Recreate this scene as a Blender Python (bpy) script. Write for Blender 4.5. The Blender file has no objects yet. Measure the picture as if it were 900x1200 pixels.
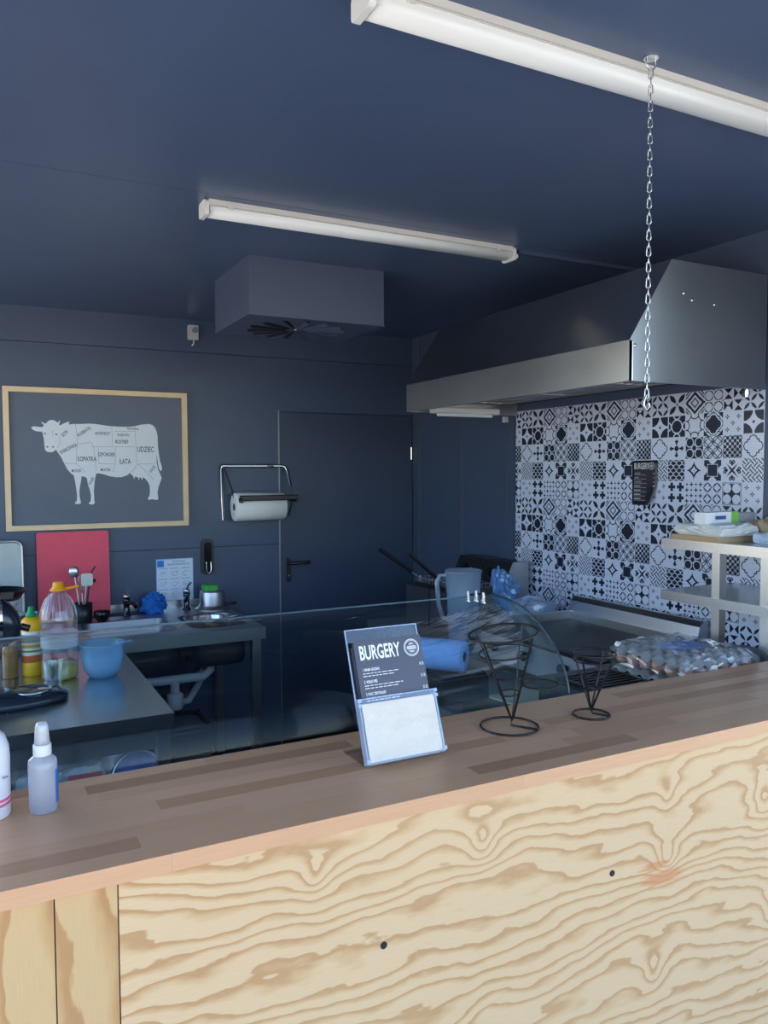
import bpy, bmesh, math, random
from mathutils import Vector, Matrix
random.seed(7)
PI = math.pi
SC = bpy.context.scene
COL = SC.collection
# ------------------------------------------------------------------ camera, sky, light, exposure
cam_d = bpy.data.cameras.new('camera'); CAM = bpy.data.objects.new('camera', cam_d); COL.objects.link(CAM)
SC.camera = CAM
cam_d.sensor_fit = 'VERTICAL'; cam_d.sensor_height = 36.0; cam_d.sensor_width = 27.0
cam_d.lens = 924.26/1200*36; cam_d.clip_start = 0.02
_r = Vector((0.88724, -0.46129, -0.00396)); _u = Vector((0.02700, 0.04336, 0.99869)); _f = Vector((0.46051, 0.88619, -0.05093))
CAM.matrix_world = Matrix(((_r.x,_u.x,-_f.x,0.0),(_r.y,_u.y,-_f.y,0.0),(_r.z,_u.z,-_f.z,1.68),(0,0,0,1)))
W = bpy.data.worlds.new('sky'); SC.world = W; W.use_nodes = True
_n = W.node_tree.nodes; _l = W.node_tree.links
_bg = _n['Background']
_sky = _n.new('ShaderNodeTexSky'); _sky.sky_type = 'NISHITA'; _sky.sun_disc = False
_sky.sun_elevation = math.radians(41); _sky.sun_rotation = math.radians(-11)
_sky.air_density = 1.0; _sky.dust_density = 1.2; _sky.ozone_density = 2.0
_l.new(_sky.outputs[0], _bg.inputs[0]); _bg.inputs[1].default_value = 0.34
sun_d = bpy.data.lights.new('sun', 'SUN'); SUN = bpy.data.objects.new('sun', sun_d); COL.objects.link(SUN)
sun_d.energy = 7.0; sun_d.angle = math.radians(0.6); sun_d.color = (1.0, 0.93, 0.82)
SUN.rotation_euler = (Vector((0.15, -0.74, -0.66))).to_track_quat('-Z', 'Y').to_euler()
SUN.location = (-3, 8, 7)
SC.view_settings.view_transform = 'Standard'; SC.view_settings.look = 'None'
SC.view_settings.gamma = 1.0; SC.view_settings.use_curve_mapping = False
SC.view_settings.exposure = 0.95

# ------------------------------------------------------------------ materials
MATS = {}
def srgb(r, g, b):
    f = lambda c: (c/255/12.92) if c/255 <= .04045 else ((c/255+.055)/1.055)**2.4
    return (f(r), f(g), f(b))
def mat(name, col, rough=.5, metal=0., var=.06, scale=12., bump=0., spec=.5, coat=0., trans=0., alpha=1., stretch=(1,1,1), sheen=0., rvar=0.):
    if name in MATS: return MATS[name]
    m = bpy.data.materials.new(name); m.use_nodes = True; nt = m.node_tree; N = nt.nodes; L = nt.links
    b = N['Principled BSDF']
    b.inputs['Roughness'].default_value = rough; b.inputs['Metallic'].default_value = metal
    b.inputs['Specular IOR Level'].default_value = spec
    b.inputs['Coat Weight'].default_value = coat; b.inputs['Transmission Weight'].default_value = trans
    b.inputs['Alpha'].default_value = alpha
    tc = N.new('ShaderNodeTexCoord'); mp = N.new('ShaderNodeMapping'); mp.inputs['Scale'].default_value = stretch
    no = N.new('ShaderNodeTexNoise'); no.inputs['Scale'].default_value = scale; no.inputs['Detail'].default_value = 5
    L.new(tc.outputs['Object'], mp.inputs[0]); L.new(mp.outputs[0], no.inputs[0])
    mx = N.new('ShaderNodeMix'); mx.data_type = 'RGBA'
    c = Vector(col)
    lo = [max(0, x*(1-var*2)) for x in c]; hi = [min(1, x*(1+var*2)) for x in c]
    mx.inputs[6].default_value = (*lo, 1); mx.inputs[7].default_value = (*hi, 1)
    L.new(no.outputs[0], mx.inputs[0]); L.new(mx.outputs[2], b.inputs['Base Color'])
    if bump:
        bp = N.new('ShaderNodeBump'); bp.inputs['Strength'].default_value = bump; bp.inputs['Distance'].default_value = .01
        L.new(no.outputs[0], bp.inputs['Height']); L.new(bp.outputs[0], b.inputs['Normal'])
    if rvar:
        mr = N.new('ShaderNodeMapRange'); mr.inputs[3].default_value = max(0.02, rough-rvar); mr.inputs[4].default_value = rough+rvar
        L.new(no.outputs[0], mr.inputs[0]); L.new(mr.outputs[0], b.inputs['Roughness'])
    MATS[name] = m; return m
def clear(name, tint=(.93,.97,.98), refl=.05, rough=.02, diff=0., dcol=(.8,.85,.9), graze=None):
    """thin clear plastic / pane: transparent body with Schlick reflection, optional milky part"""
    if name in MATS: return MATS[name]
    m = bpy.data.materials.new(name); m.use_nodes = True; nt = m.node_tree; N = nt.nodes; L = nt.links
    for n in list(N): N.remove(n)
    out = N.new('ShaderNodeOutputMaterial'); tr = N.new('ShaderNodeBsdfTransparent'); tr.inputs[0].default_value = (*tint, 1)
    gl = N.new('ShaderNodeBsdfGlossy'); gl.inputs['Roughness'].default_value = rough; gl.inputs[0].default_value = (1,1,1,1)
    lw = N.new('ShaderNodeLayerWeight'); lw.inputs[0].default_value = .5
    pw = N.new('ShaderNodeMath'); pw.operation = 'POWER'; pw.inputs[1].default_value = 5
    ma = N.new('ShaderNodeMath'); ma.operation = 'MULTIPLY_ADD'; ma.inputs[1].default_value = (1-refl) if graze is None else graze; ma.inputs[2].default_value = refl
    L.new(lw.outputs['Facing'], pw.inputs[0]); L.new(pw.outputs[0], ma.inputs[0])
    mx = N.new('ShaderNodeMixShader')
    base = tr.outputs[0]
    if diff:
        df = N.new('ShaderNodeBsdfDiffuse'); df.inputs[0].default_value = (*dcol, 1)
        tl = N.new('ShaderNodeBsdfTranslucent'); tl.inputs[0].default_value = (*dcol, 1)
        ad = N.new('ShaderNodeMixShader'); L.new(df.outputs[0], ad.inputs[1]); L.new(tl.outputs[0], ad.inputs[2])
        m2 = N.new('ShaderNodeMixShader'); m2.inputs[0].default_value = diff
        L.new(tr.outputs[0], m2.inputs[1]); L.new(ad.outputs[0], m2.inputs[2]); base = m2.outputs[0]
    L.new(ma.outputs[0], mx.inputs[0]); L.new(base, mx.inputs[1]); L.new(gl.outputs[0], mx.inputs[2])
    L.new(mx.outputs[0], out.inputs[0])
    MATS[name] = m; return m
def realglass(name, col=(.93,.97,.96), ior=1.5, rough=0.):
    m = bpy.data.materials.new(name); m.use_nodes = True; N = m.node_tree.nodes; L = m.node_tree.links
    for n in list(N): N.remove(n)
    o = N.new('ShaderNodeOutputMaterial'); g = N.new('ShaderNodeBsdfGlass'); g.inputs[0].default_value = (*col,1)
    g.inputs['Roughness'].default_value = rough; g.inputs['IOR'].default_value = ior
    L.new(g.outputs[0], o.inputs[0]); MATS[name] = m; return m
def bands(name, stops, axis=2, lo=0., hi=1., rough=.45):
    """printed colour bands along one object axis (flat print on a label)"""
    m = bpy.data.materials.new(name); m.use_nodes = True; N = m.node_tree.nodes; L = m.node_tree.links
    b = N['Principled BSDF']; b.inputs['Roughness'].default_value = rough
    tc = N.new('ShaderNodeTexCoord'); sp = N.new('ShaderNodeSeparateXYZ'); mr = N.new('ShaderNodeMapRange')
    no = N.new('ShaderNodeTexNoise'); no.inputs['Scale'].default_value = 25; ad = N.new('ShaderNodeMath'); ad.operation = 'MULTIPLY_ADD'
    ad.inputs[1].default_value = .06
    mr.inputs[1].default_value = lo; mr.inputs[2].default_value = hi
    L.new(tc.outputs['Object'], sp.inputs[0]); L.new(sp.outputs[axis], mr.inputs[0]); L.new(tc.outputs['Object'], no.inputs[0])
    L.new(no.outputs[0], ad.inputs[0]); L.new(mr.outputs[0], ad.inputs[2])
    cr = N.new('ShaderNodeValToRGB'); cr.color_ramp.interpolation = 'CONSTANT'
    L.new(ad.outputs[0], cr.inputs[0])
    e = cr.color_ramp.elements
    while len(e) > 1: e.remove(e[-1])
    e[0].position = stops[0][0]; e[0].color = (*srgb(*stops[0][1]), 1)
    for p, c in stops[1:]:
        x = e.new(p); x.color = (*srgb(*c), 1)
    L.new(cr.outputs[0], b.inputs['Base Color']); MATS[name] = m; return m

# ------------------------------------------------------------------ mesh helper
def org(o):
    v = Vector((0,0,0))
    while o is not None: v += o.location; o = o.parent
    return v
class MB:
    def __init__(s): s.v = []; s.f = []; s.mi = []; s.sm = []
    def add(s, vs, fs, mi=0, smooth=False):
        k = len(s.v); s.v += [Vector(x) for x in vs]
        for f in fs: s.f.append([i+k for i in f]); s.mi.append(mi); s.sm.append(smooth)
        return s
    def box(s, x0, x1, y0, y1, z0, z1, mi=0, rot=None, about=None):
        vs = [Vector((x,y,z)) for z in (z0,z1) for y in (y0,y1) for x in (x0,x1)]
        if rot is not None:
            c = Vector(about) if about else sum(vs, Vector())/8
            vs = [c + rot @ (v-c) for v in vs]
        return s.add(vs, [(0,2,3,1),(4,5,7,6),(0,1,5,4),(2,6,7,3),(0,4,6,2),(1,3,7,5)], mi)
    def rbox(s, x0, x1, y0, y1, z0, z1, r=.01, axis='z', n=4, mi=0, smooth=False):
        """box with rounded edges along one axis"""
        if axis == 'z': a0,a1,b0,b1,c0,c1 = x0,x1,y0,y1,z0,z1
        elif axis == 'y': a0,a1,b0,b1,c0,c1 = x0,x1,z0,z1,y0,y1
        else: a0,a1,b0,b1,c0,c1 = y0,y1,z0,z1,x0,x1
        r = min(r, (a1-a0)/2*.999, (b1-b0)/2*.999)
        return s.prism(rrect(a0,a1,b0,b1,r,n), c0, c1, axis, mi, smooth)
    def prism(s, poly, c0, c1, axis='z', mi=0, smooth=False):
        def P(a,b,c): return {'z':(a,b,c),'y':(a,c,b),'x':(c,a,b)}[axis]
        n = len(poly); vs = [P(a,b,c0) for a,b in poly] + [P(a,b,c1) for a,b in poly]
        area = sum(poly[i][0]*poly[(i+1)%n][1]-poly[(i+1)%n][0]*poly[i][1] for i in range(n))
        fl = (area < 0) != (axis == 'y')
        F = [list(range(n))[::-1], list(range(n, 2*n))]; S = [[i,(i+1)%n,n+(i+1)%n,n+i] for i in range(n)]
        if fl: F = [f[::-1] for f in F]; S = [f[::-1] for f in S]
        k = len(s.v); s.add(vs, F, mi, False)
        for f in S: s.f.append([i+k for i in f]); s.mi.append(mi); s.sm.append(smooth)
        return s
    def cyl(s, a, b, r, r2=None, n=16, mi=0, cap=True, smooth=True):
        a = Vector(a); b = Vector(b); r2 = r if r2 is None else r2
        d = (b-a).normalized(); u = d.orthogonal().normalized(); w = d.cross(u)
        vs = [a + (u*math.cos(2*PI*i/n)+w*math.sin(2*PI*i/n))*r for i in range(n)] + [b + (u*math.cos(2*PI*i/n)+w*math.sin(2*PI*i/n))*r2 for i in range(n)]
        s.add(vs, [(i,(i+1)%n,n+(i+1)%n,n+i) for i in range(n)], mi, smooth)
        if cap:
            s.add(vs[:n], [list(range(n))[::-1]], mi); s.add(vs[n:], [list(range(n))], mi)
        return s
    def lathe(s, prof, c=(0,0,0), n=24, mi=0, smooth=True, sx=1., sy=1., R=None):
        c = Vector(c); vs = []
        for r, z in prof:
            for i in range(n):
                p = Vector((r*sx*math.cos(2*PI*i/n), r*sy*math.sin(2*PI*i/n), z))
                vs.append(c + (R @ p if R is not None else p))
        fs = []
        for j in range(len(prof)-1):
            for i in range(n): fs.append((j*n+i, j*n+(i+1)%n, (j+1)*n+(i+1)%n, (j+1)*n+i))
        s.add(vs, fs, mi, smooth)
        k = len(s.v)-len(vs)
        if prof[0][0] > 1e-5: s.f.append([k+i for i in range(n)][::-1]); s.mi.append(mi); s.sm.append(False)
        if prof[-1][0] > 1e-5: s.f.append([k+(len(prof)-1)*n+i for i in range(n)]); s.mi.append(mi); s.sm.append(False)
        return s
    def tube(s, pts, r, n=8, closed=False, mi=0):
        pts = [Vector(p) for p in pts]; m = len(pts); vs = []
        u = None
        for i, p in enumerate(pts):
            if closed: t = (pts[(i+1)%m]-pts[i-1]).normalized()
            else: t = (pts[min(i+1,m-1)]-pts[max(i-1,0)]).normalized()
            if u is None: u = t.orthogonal().normalized()
            else:
                u = u - t*u.dot(t)
                u = u.normalized() if u.length > 1e-6 else t.orthogonal().normalized()
            w = t.cross(u)
            vs += [p + (u*math.cos(2*PI*k/n)+w*math.sin(2*PI*k/n))*r for k in range(n)]
        fs = []
        for i in range(m if closed else m-1):
            j = (i+1) % m
            for k in range(n): fs.append((i*n+k, i*n+(k+1)%n, j*n+(k+1)%n, j*n+k))
        s.add(vs, fs, mi, True)
        if not closed:
            s.add(vs[:n], [list(range(n))[::-1]], mi); s.add(vs[-n:], [list(range(n))], mi)
        return s
    def ring(s, c, R, r, n=40, m=6, mi=0, nor=(0,0,1)):
        c = Vector(c); d = Vector(nor).normalized(); u = d.orthogonal().normalized(); w = d.cross(u)
        return s.tube([c+(u*math.cos(2*PI*i/n)+w*math.sin(2*PI*i/n))*R for i in range(n)], r, m, True, mi)
    def text(s, body, o, ex, ey, h, sx=1., bold=0., align='LEFT', mi=0, lift=0.):
        """flat lettering: o origin, ex/ey writing directions, h cap height"""
        cu = bpy.data.curves.new('t', 'FONT'); cu.body = body; cu.align_x = align; cu.align_y = 'BOTTOM_BASELINE' if False else 'CENTER'
        cu.size = 1.0; cu.offset = bold; cu.resolution_u = 3; cu.fill_mode = 'FRONT'
        ob = bpy.data.objects.new('t', cu); COL.objects.link(ob)
        dg = bpy.context.evaluated_depsgraph_get(); me = bpy.data.meshes.new_from_object(ob.evaluated_get(dg))
        k = h/.70; ex = Vector(ex).normalized(); ey = Vector(ey).normalized(); nz = ex.cross(ey)
        s.add([Vector(o)+ex*(v.co.x*k*sx)+ey*(v.co.y*k)+nz*lift for v in me.vertices], [list(p.vertices) for p in me.polygons], mi)
        bpy.data.objects.remove(ob); bpy.data.curves.remove(cu); bpy.data.meshes.remove(me)
        return s
    def mesh(s, name, mats, off=Vector((0,0,0))):
        me = bpy.data.meshes.new(name); me.from_pydata([v-off for v in s.v], [], s.f)
        for m in (mats if isinstance(mats, (list,tuple)) else [mats]): me.materials.append(m)
        for i, p in enumerate(me.polygons): p.material_index = s.mi[i]; p.use_smooth = s.sm[i]
        bm = bmesh.new(); bm.from_mesh(me); bmesh.ops.recalc_face_normals(bm, faces=bm.faces); bm.to_mesh(me); bm.free()
        me.update(); return me
    def build(s, name, mats, parent=None, label=None, base=None):
        if parent is None:
            if base is None:
                xs = [v.x for v in s.v]; ys = [v.y for v in s.v]; zs = [v.z for v in s.v]
                base = ((min(xs)+max(xs))/2, (min(ys)+max(ys))/2, min(zs))
            off = Vector(base)
        else: off = org(parent)
        me = s.mesh(name, mats, off); o = bpy.data.objects.new(name, me); COL.objects.link(o)
        if parent is None: o.location = off
        else: o.parent = parent
        if label: o['label'] = label
        return o
def rrect(a0, a1, b0, b1, r, n=4):
    P = []
    for cx, cy, s0 in ((a1-r,b1-r,0),(a0+r,b1-r,1),(a0+r,b0+r,2),(a1-r,b0+r,3)):
        for i in range(n+1):
            t = (s0 + i/n)*PI/2; P.append((cx+r*math.cos(t), cy+r*math.sin(t)))
    return P
def tag(o, label, cat, group=None, kind=None):
    o['label'] = label; o['category'] = cat
    if group: o['group'] = group
    if kind: o['kind'] = kind
    return o
def thing(name, loc, label, cat, group=None):
    o = bpy.data.objects.new(name, None); COL.objects.link(o); o.location = loc; o.empty_display_size = .05
    return tag(o, label, cat, group)
def struct(o, label, cat='structure'):
    o['kind'] = 'structure'; o['label'] = label; o['category'] = cat; return o
def inst(me, name, parent, loc, rot=None, scale=None):
    o = bpy.data.objects.new(name, me); COL.objects.link(o); o.parent = parent
    o.location = Vector(loc) - org(parent)
    if rot is not None: o.rotation_euler = rot
    if scale is not None: o.scale = scale
    return o

M_wall = mat('wall_paint', srgb(68,82,108), .40, var=.05, scale=6)  # base colour lifted and blued to stand in for hazy glare
M_ceil = mat('ceiling_paint', srgb(74,90,120), .32, var=.04, scale=5)  # blue haze and cool light cast are mixed into this paint too
M_door = mat('door_paint', srgb(60,72,96), .36, var=.03, scale=4)
M_steel = mat('brushed_steel', srgb(196,198,200), .30, 1., var=.015, scale=30, stretch=(1,1,6), rvar=.03)
M_steelh = mat('brushed_steel_top', srgb(196,199,203), .26, 1., var=.015, scale=30, stretch=(6,1,1), rvar=.03)
M_hood = mat('hood_steel', srgb(190,190,190), .30, 1., var=.04, scale=4, rvar=.05)
M_satin = mat('satin_steel', srgb(176,182,190), .45, 1., var=.01)
M_basin = mat('basin_steel', srgb(132,138,146), .42, 1., var=.02)
M_chrome = mat('chrome', srgb(220,222,226), .08, 1., var=.02)
M_black = mat('black_plastic', srgb(28,30,34), .35, var=.1)
M_blackm = mat('black_metal', srgb(24,25,28), .3, .3, var=.1)
M_white = mat('white_plastic', srgb(225,225,222), .4, var=.02)
M_dark = mat('dark_void', srgb(14,16,20), .7, var=.1)
M_paperw = mat('white_paper', srgb(232,232,230), .8, var=.02)
M_ink = mat('dark_ink', srgb(45,48,58), .7, var=.02)
M_whiteink = mat('white_ink', srgb(240,240,240), .6, var=.01)
# ------------------------------------------------------------------ key dimensions (metres)
XR = 2.581; YD = 4.558; ZC = 2.553; ZT = 1.0926; YF = 1.2064; YB = 1.5899; TH = .0283
XL = -.85; YO = -.30  # YO: unseen outer ceiling, stretched past the front to shade the counter top
def grain(name, c0, c1, c2, knots, horiz=True, freq=17., seed=0., amp=.34, stain=None):
    """plywood face: contour lines of a warped field, bent round the knots"""
    m = bpy.data.materials.new(name); m.use_nodes = True; nt = m.node_tree; N = nt.nodes; L = nt.links
    b = N['Principled BSDF']; b.inputs['Roughness'].default_value = .55
    ge = N.new('ShaderNodeNewGeometry'); sp = N.new('ShaderNodeSeparateXYZ'); L.new(ge.outputs['Position'], sp.inputs[0])
    def math_(op, a, b_=None, c=None):
        n = N.new('ShaderNodeMath'); n.operation = op
        for i, x in enumerate((a, b_, c)):
            if x is None: continue
            if isinstance(x, (int, float)): n.inputs[i].default_value = x
            else: L.new(x, n.inputs[i])
        return n.outputs[0]
    X, Z = (sp.outputs[0], sp.outputs[2]) if horiz else (sp.outputs[2], sp.outputs[0])
    def noise(sx, sz, sc, det, ofs):
        cb = N.new('ShaderNodeCombineXYZ'); L.new(math_('MULTIPLY', X, sx), cb.inputs[0]); L.new(math_('MULTIPLY', Z, sz), cb.inputs[1]); cb.inputs[2].default_value = ofs
        n = N.new('ShaderNodeTexNoise'); n.inputs['Scale'].default_value = sc; n.inputs['Detail'].default_value = det; n.inputs['Roughness'].default_value = .45
        L.new(cb.outputs[0], n.inputs[0]); return n.outputs[0]
    h = math_('MULTIPLY_ADD', noise(1.1, 3.2, 1.7, 1.5, seed), amp, Z)
    h = math_('MULTIPLY_ADD', noise(3., 8., 3.0, 3, seed+4), .055, h)
    for kx, kz, ka, kr in knots:
        dx = math_('SUBTRACT', X, kx); dz = math_('SUBTRACT', Z, kz)
        q = math_('ADD', math_('MULTIPLY', dx, dx), math_('MULTIPLY', math_('MULTIPLY', dz, dz), .55))
        e = math_('DIVIDE', ka*kr*kr, math_('ADD', q, kr*kr))
        h = math_('ADD', h, e)
    fr = math_('FRACT', math_('MULTIPLY', h, freq))
    # pale early wood, late wood darkening to one side with a sharp return
    cr = N.new('ShaderNodeValToRGB'); el = cr.color_ramp.elements
    el[0].position = 0; el[0].color = (*c0, 1); el[1].position = .50; el[1].color = (*c0, 1)
    for p, c in ((.70, c1), (.86, c2), (.955, c2), (1., c0)):
        x = el.new(p); x.color = (*c, 1)
    L.new(fr, cr.inputs[0])
    fine = noise(6., 160., 4., 4, seed+9)
    mx = N.new('ShaderNodeMix'); mx.data_type = 'RGBA'; mx.blend_type = 'MULTIPLY'; mx.inputs[0].default_value = .22
    L.new(cr.outputs[0], mx.inputs[6]); L.new(fine, mx.inputs[7])
    big = noise(.8, 1.5, 1.3, 2, seed+15)
    m2 = N.new('ShaderNodeMix'); m2.data_type = 'RGBA'; m2.inputs[7].default_value = (*c0, 1)
    L.new(math_('MULTIPLY', big, .6), m2.inputs[0]); L.new(mx.outputs[2], m2.inputs[6])
    outc = m2.outputs[2]
    if stain:
        for sx_, sz_, rx, rz in stain:
            dx = math_('MULTIPLY', math_('SUBTRACT', X, sx_), 1/rx); dz = math_('MULTIPLY', math_('SUBTRACT', Z, sz_), 1/rz)
            d = math_('SQRT', math_('ADD', math_('MULTIPLY', dx, dx), math_('MULTIPLY', dz, dz)))
            d = math_('ADD', d, math_('MULTIPLY_ADD', noise(5., 60., 4., 3, 3.3), 1.6, -.8))
            mr = N.new('ShaderNodeMapRange'); mr.inputs[1].default_value = .55; mr.inputs[2].default_value = 1.05; mr.inputs[3].default_value = .6; mr.inputs[4].default_value = 0
            L.new(d, mr.inputs[0])
            m3 = N.new('ShaderNodeMix'); m3.data_type = 'RGBA'; m3.inputs[7].default_value = (*srgb(196,118,62), 1)
            L.new(mr.outputs[0], m3.inputs[0]); L.new(outc, m3.inputs[6]); outc = m3.outputs[2]
    L.new(outc, b.inputs['Base Color'])
    return m
PC0 = srgb(219,186,145); PC1 = srgb(206,165,118); PC2 = srgb(184,134,84)
M_ply = grain('plywood_face', PC0, PC1, PC2, [(.845,.975,.085,.030),(.50,.99,.07,.026),(1.335,.83,.11,.030),(1.335,.975,.06,.022),(1.30,.58,.08,.030),(1.66,.90,.10,.045),(.86,.62,-.05,.05),(1.70,.62,.09,.04)], True, 27., 0., .26, [(1.325,.785,.075,.02),(1.30,.815,.05,.014)])
M_plyv = grain('pine_strip_face', srgb(206,170,122), srgb(194,150,98), srgb(172,118,68), [], False, 15., 5., .22)
def stave_mat():
    m = bpy.data.materials.new('beech_stave'); m.use_nodes = True; N = m.node_tree.nodes; L = m.node_tree.links
    b = N['Principled BSDF']; b.inputs['Roughness'].default_value = .36; b.inputs['Specular IOR Level'].default_value = .4
    oi = N.new('ShaderNodeObjectInfo'); cr = N.new('ShaderNodeValToRGB'); e = cr.color_ramp.elements
    e[0].color = (*srgb(180,132,98), 1); e[1].color = (*srgb(222,172,134), 1)
    x = e.new(.45); x.color = (*srgb(214,164,126), 1); x = e.new(.12); x.color = (*srgb(204,154,116), 1)
    L.new(oi.outputs['Color'], cr.inputs[0])
    tc = N.new('ShaderNodeTexCoord'); mp = N.new('ShaderNodeMapping'); mp.inputs['Scale'].default_value = (5, 120, 120)
    no = N.new('ShaderNodeTexNoise'); no.inputs['Scale'].default_value = 1.4; no.inputs['Detail'].default_value = 4
    ad = N.new('ShaderNodeVectorMath'); sc = N.new('ShaderNodeMath'); sc.operation = 'MULTIPLY'; sc.inputs[1].default_value = 40
    L.new(oi.outputs['Random'], sc.inputs[0]); L.new(tc.outputs['Object'], ad.inputs[0]); L.new(sc.outputs[0], ad.inputs[1])
    L.new(ad.outputs[0], mp.inputs[0]); L.new(mp.outputs[0], no.inputs[0])
    mx = N.new('ShaderNodeMix'); mx.data_type = 'RGBA'; mx.blend_type = 'MULTIPLY'; mx.inputs[0].default_value = .18
    L.new(cr.outputs[0], mx.inputs[6]); L.new(no.outputs[0], mx.inputs[7]); L.new(mx.outputs[2], b.inputs['Base Color'])
    mr = N.new('ShaderNodeMapRange'); mr.inputs[3].default_value = .3; mr.inputs[4].default_value = .45
    L.new(no.outputs[0], mr.inputs[0]); L.new(mr.outputs[0], b.inputs['Roughness'])
    return m
M_stave = stave_mat()

# ------------------------------------------------------------------ setting
g = MB().box(-14, 16, -18, 12, -.12, -.06).build('ground', mat('pale_paving', srgb(196,188,174), .9, var=.12, scale=3), None)
struct(g, 'pale paving on the ground in front of the kiosk', 'ground')
fl = MB().box(XL, XR+.1, YF+.02, YD+.1, -.06, 0).build('floor', mat('floor_vinyl', srgb(60,64,72), .5, var=.1, scale=20)); struct(fl, 'dark floor inside the kiosk', 'floor')
ce = MB().box(XL-.12, XR+.15, YO, YD+.2, ZC+.012, ZC+.12).build('ceiling', M_dark); struct(ce, 'dark blue-grey boarded ceiling', 'ceiling')
MB().box(XL-.12, XR+.15, YO, 2.4855, ZC, ZC+.012).build('ceiling_panel', M_ceil, ce)
MB().box(XL-.12, XR+.15, 2.4885, YD+.2, ZC, ZC+.012).build('ceiling_panel', M_ceil, ce)
wb = MB().box(XL-.12, XR+.15, YD+.012, YD+.14, -.06, ZC).build('wall_back', M_dark); struct(wb, 'dark blue-grey panelled back wall', 'wall')
DX0 = 1.651; DZ = 2.044
MB().box(XL, DX0-.006, YD, YD+.012, 0, 1.2415).build('wall_panel', M_wall, wb)
MB().prism([(XL,1.2445),(DX0-.006,1.2445),(DX0-.006,DZ+.012),(XR,DZ+.012),(XR,2.3675),(XL,2.3675)], YD, YD+.012, 'y').build('wall_panel', M_wall, wb)
MB().box(XL, XR, YD, YD+.012, 2.3705, ZC).build('wall_panel', M_wall, wb)
dr = MB().box(DX0+.004, XR-.02, YD-.001, YD+.011, .012, DZ).build('door_1', M_door); struct(dr, 'dark flush door in the back wall corner', 'door')
MB().box(DX0-.006, DX0+.001, YD-.008, YD+.011, 0, DZ+.012).build('frame_strip', mat('strip_grey', srgb(150,156,168), .35, .4), dr)
MB().box(DX0+.001, XR-.008, YD-.006, YD+.011, DZ+.003, DZ+.012).build('frame_strip', M_wall, dr)
MB().box(XR-.018, XR-.008, YD-.006, YD+.011, 0, DZ+.003).build('frame_strip', M_wall, dr)
dh = MB().rbox(1.690, 1.716, YD-.011, YD-.001, 1.005, 1.155, .012, 'y').build('handle_plate', M_black, dr)
MB().tube([(1.703,YD-.01,1.125),(1.703,YD-.05,1.125),(1.712,YD-.056,1.125),(1.825,YD-.054,1.127)], .010, 10).build('lever', M_black, dh)
MB().cyl((1.703,YD-.012,1.045),(1.703,YD-.0105,1.045), .007, n=12).build('lock_cylinder', M_chrome, dh)
for zz in (1.80, .25): MB().cyl((XR-.012,YD-.009,zz-.04),(XR-.012,YD-.009,zz+.04), .006, n=10).build('hinge', M_chrome if zz > 1 else M_wall, dr)
wr = MB().box(XR+.014, XR+.14, YF-.05, YD+.14, -.06, ZC).build('wall_right', M_dark); struct(wr, 'right wall, dark panels and a patterned tile splashback', 'wall')
MB().box(XR, XR+.014, 3.955, YD, 0, ZC).build('wall_panel', M_wall, wr)
MB().box(XR, XR+.014, 3.446, 3.950, 0, ZC).build('wall_panel', M_wall, wr)
MB().box(XR+.004, XR+.014, 1.930, 3.446, 0, ZC).build('wall_panel', M_wall, wr)
MB().box(XR, XR+.014, YF-.05, 1.930, 0, ZC).build('wall_panel', M_wall, wr)
for yy, w in ((3.952,.022),(4.459,.012),(3.51,.006)): MB().box(XR-.007, XR, yy-w/2, yy+w/2, 0, 1.99 if yy < 3.6 else ZC).build('joint_strip', mat('strip_paint', srgb(84,90,108), .35), wr)
# low left wall with an open side hatch, out of frame
wl = MB().box(XL-.1, XL, YF, 1.34, -.06, ZC).box(XL-.1, XL, 4.46, YD+.14, -.06, ZC).box(XL-.1, XL, 1.34, 4.46, -.06, .93).box(XL-.1, XL, 1.34, 4.46, 2.44, ZC).build('wall_left', M_wall); struct(wl, 'dark left wall round a wide open side hatch', 'wall')
# counter front
wf = MB().box(XL, XR+.1, YF+.034, YF+.10, -.06, ZT-TH).build('wall_front', mat('stud_timber', srgb(190,160,120), .7)); struct(wf, 'plywood-faced front of the serving counter', 'wall')
pb = MB().box(.1785, XR+.1, YF+.016, YF+.034, -.05, ZT-TH-.001).build('plywood_panel', M_ply, wf)
MB().box(.0890, .1765, YF+.0165, YF+.034, -.05, ZT-TH-.001).build('pine_strip', M_plyv, wf)
MB().box(-.05, .0870, YF+.017, YF+.034, -.05, ZT-TH-.001).build('pine_strip', M_plyv, wf)
MB().box(XL, -.052, YF+.016, YF+.034, -.05, ZT-TH-.001).build('plywood_panel', M_ply, wf)
for x, z in ((.631,.8305),(1.175,.8305),(1.75,.835)):
    MB().cyl((x,YF+.0145,z),(x,YF+.017,z), .0066, n=14).build('screw_head', mat('screw', srgb(60,62,66), .4, .8), pb)

# counter worktop of glued beech staves
ct = thing('counter_worktop', (.9, 1.398, ZT-TH), 'long beech stave worktop on top of the plywood counter', 'worktop')
nr = 9; wy = (YB-YF)/nr
rs = random.Random(3)
for r in range(nr):
    x = XL + rs.uniform(-.4, 0); y0 = YF + r*wy
    while x < XR-.02:
        ln = rs.uniform(.28, .75); a = max(x, XL+.001); b = min(x+ln, XR-.015)
        if b-a > .02:
            o = MB().box(a+.0001, b-.0001, y0+.00008, y0+wy-.00008, ZT-TH, ZT).build('stave', M_stave, ct); v = rs.uniform(.55, .75) if r == 0 else rs.random(); o.color = (v, v, v, 1)
        x += ln

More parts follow.
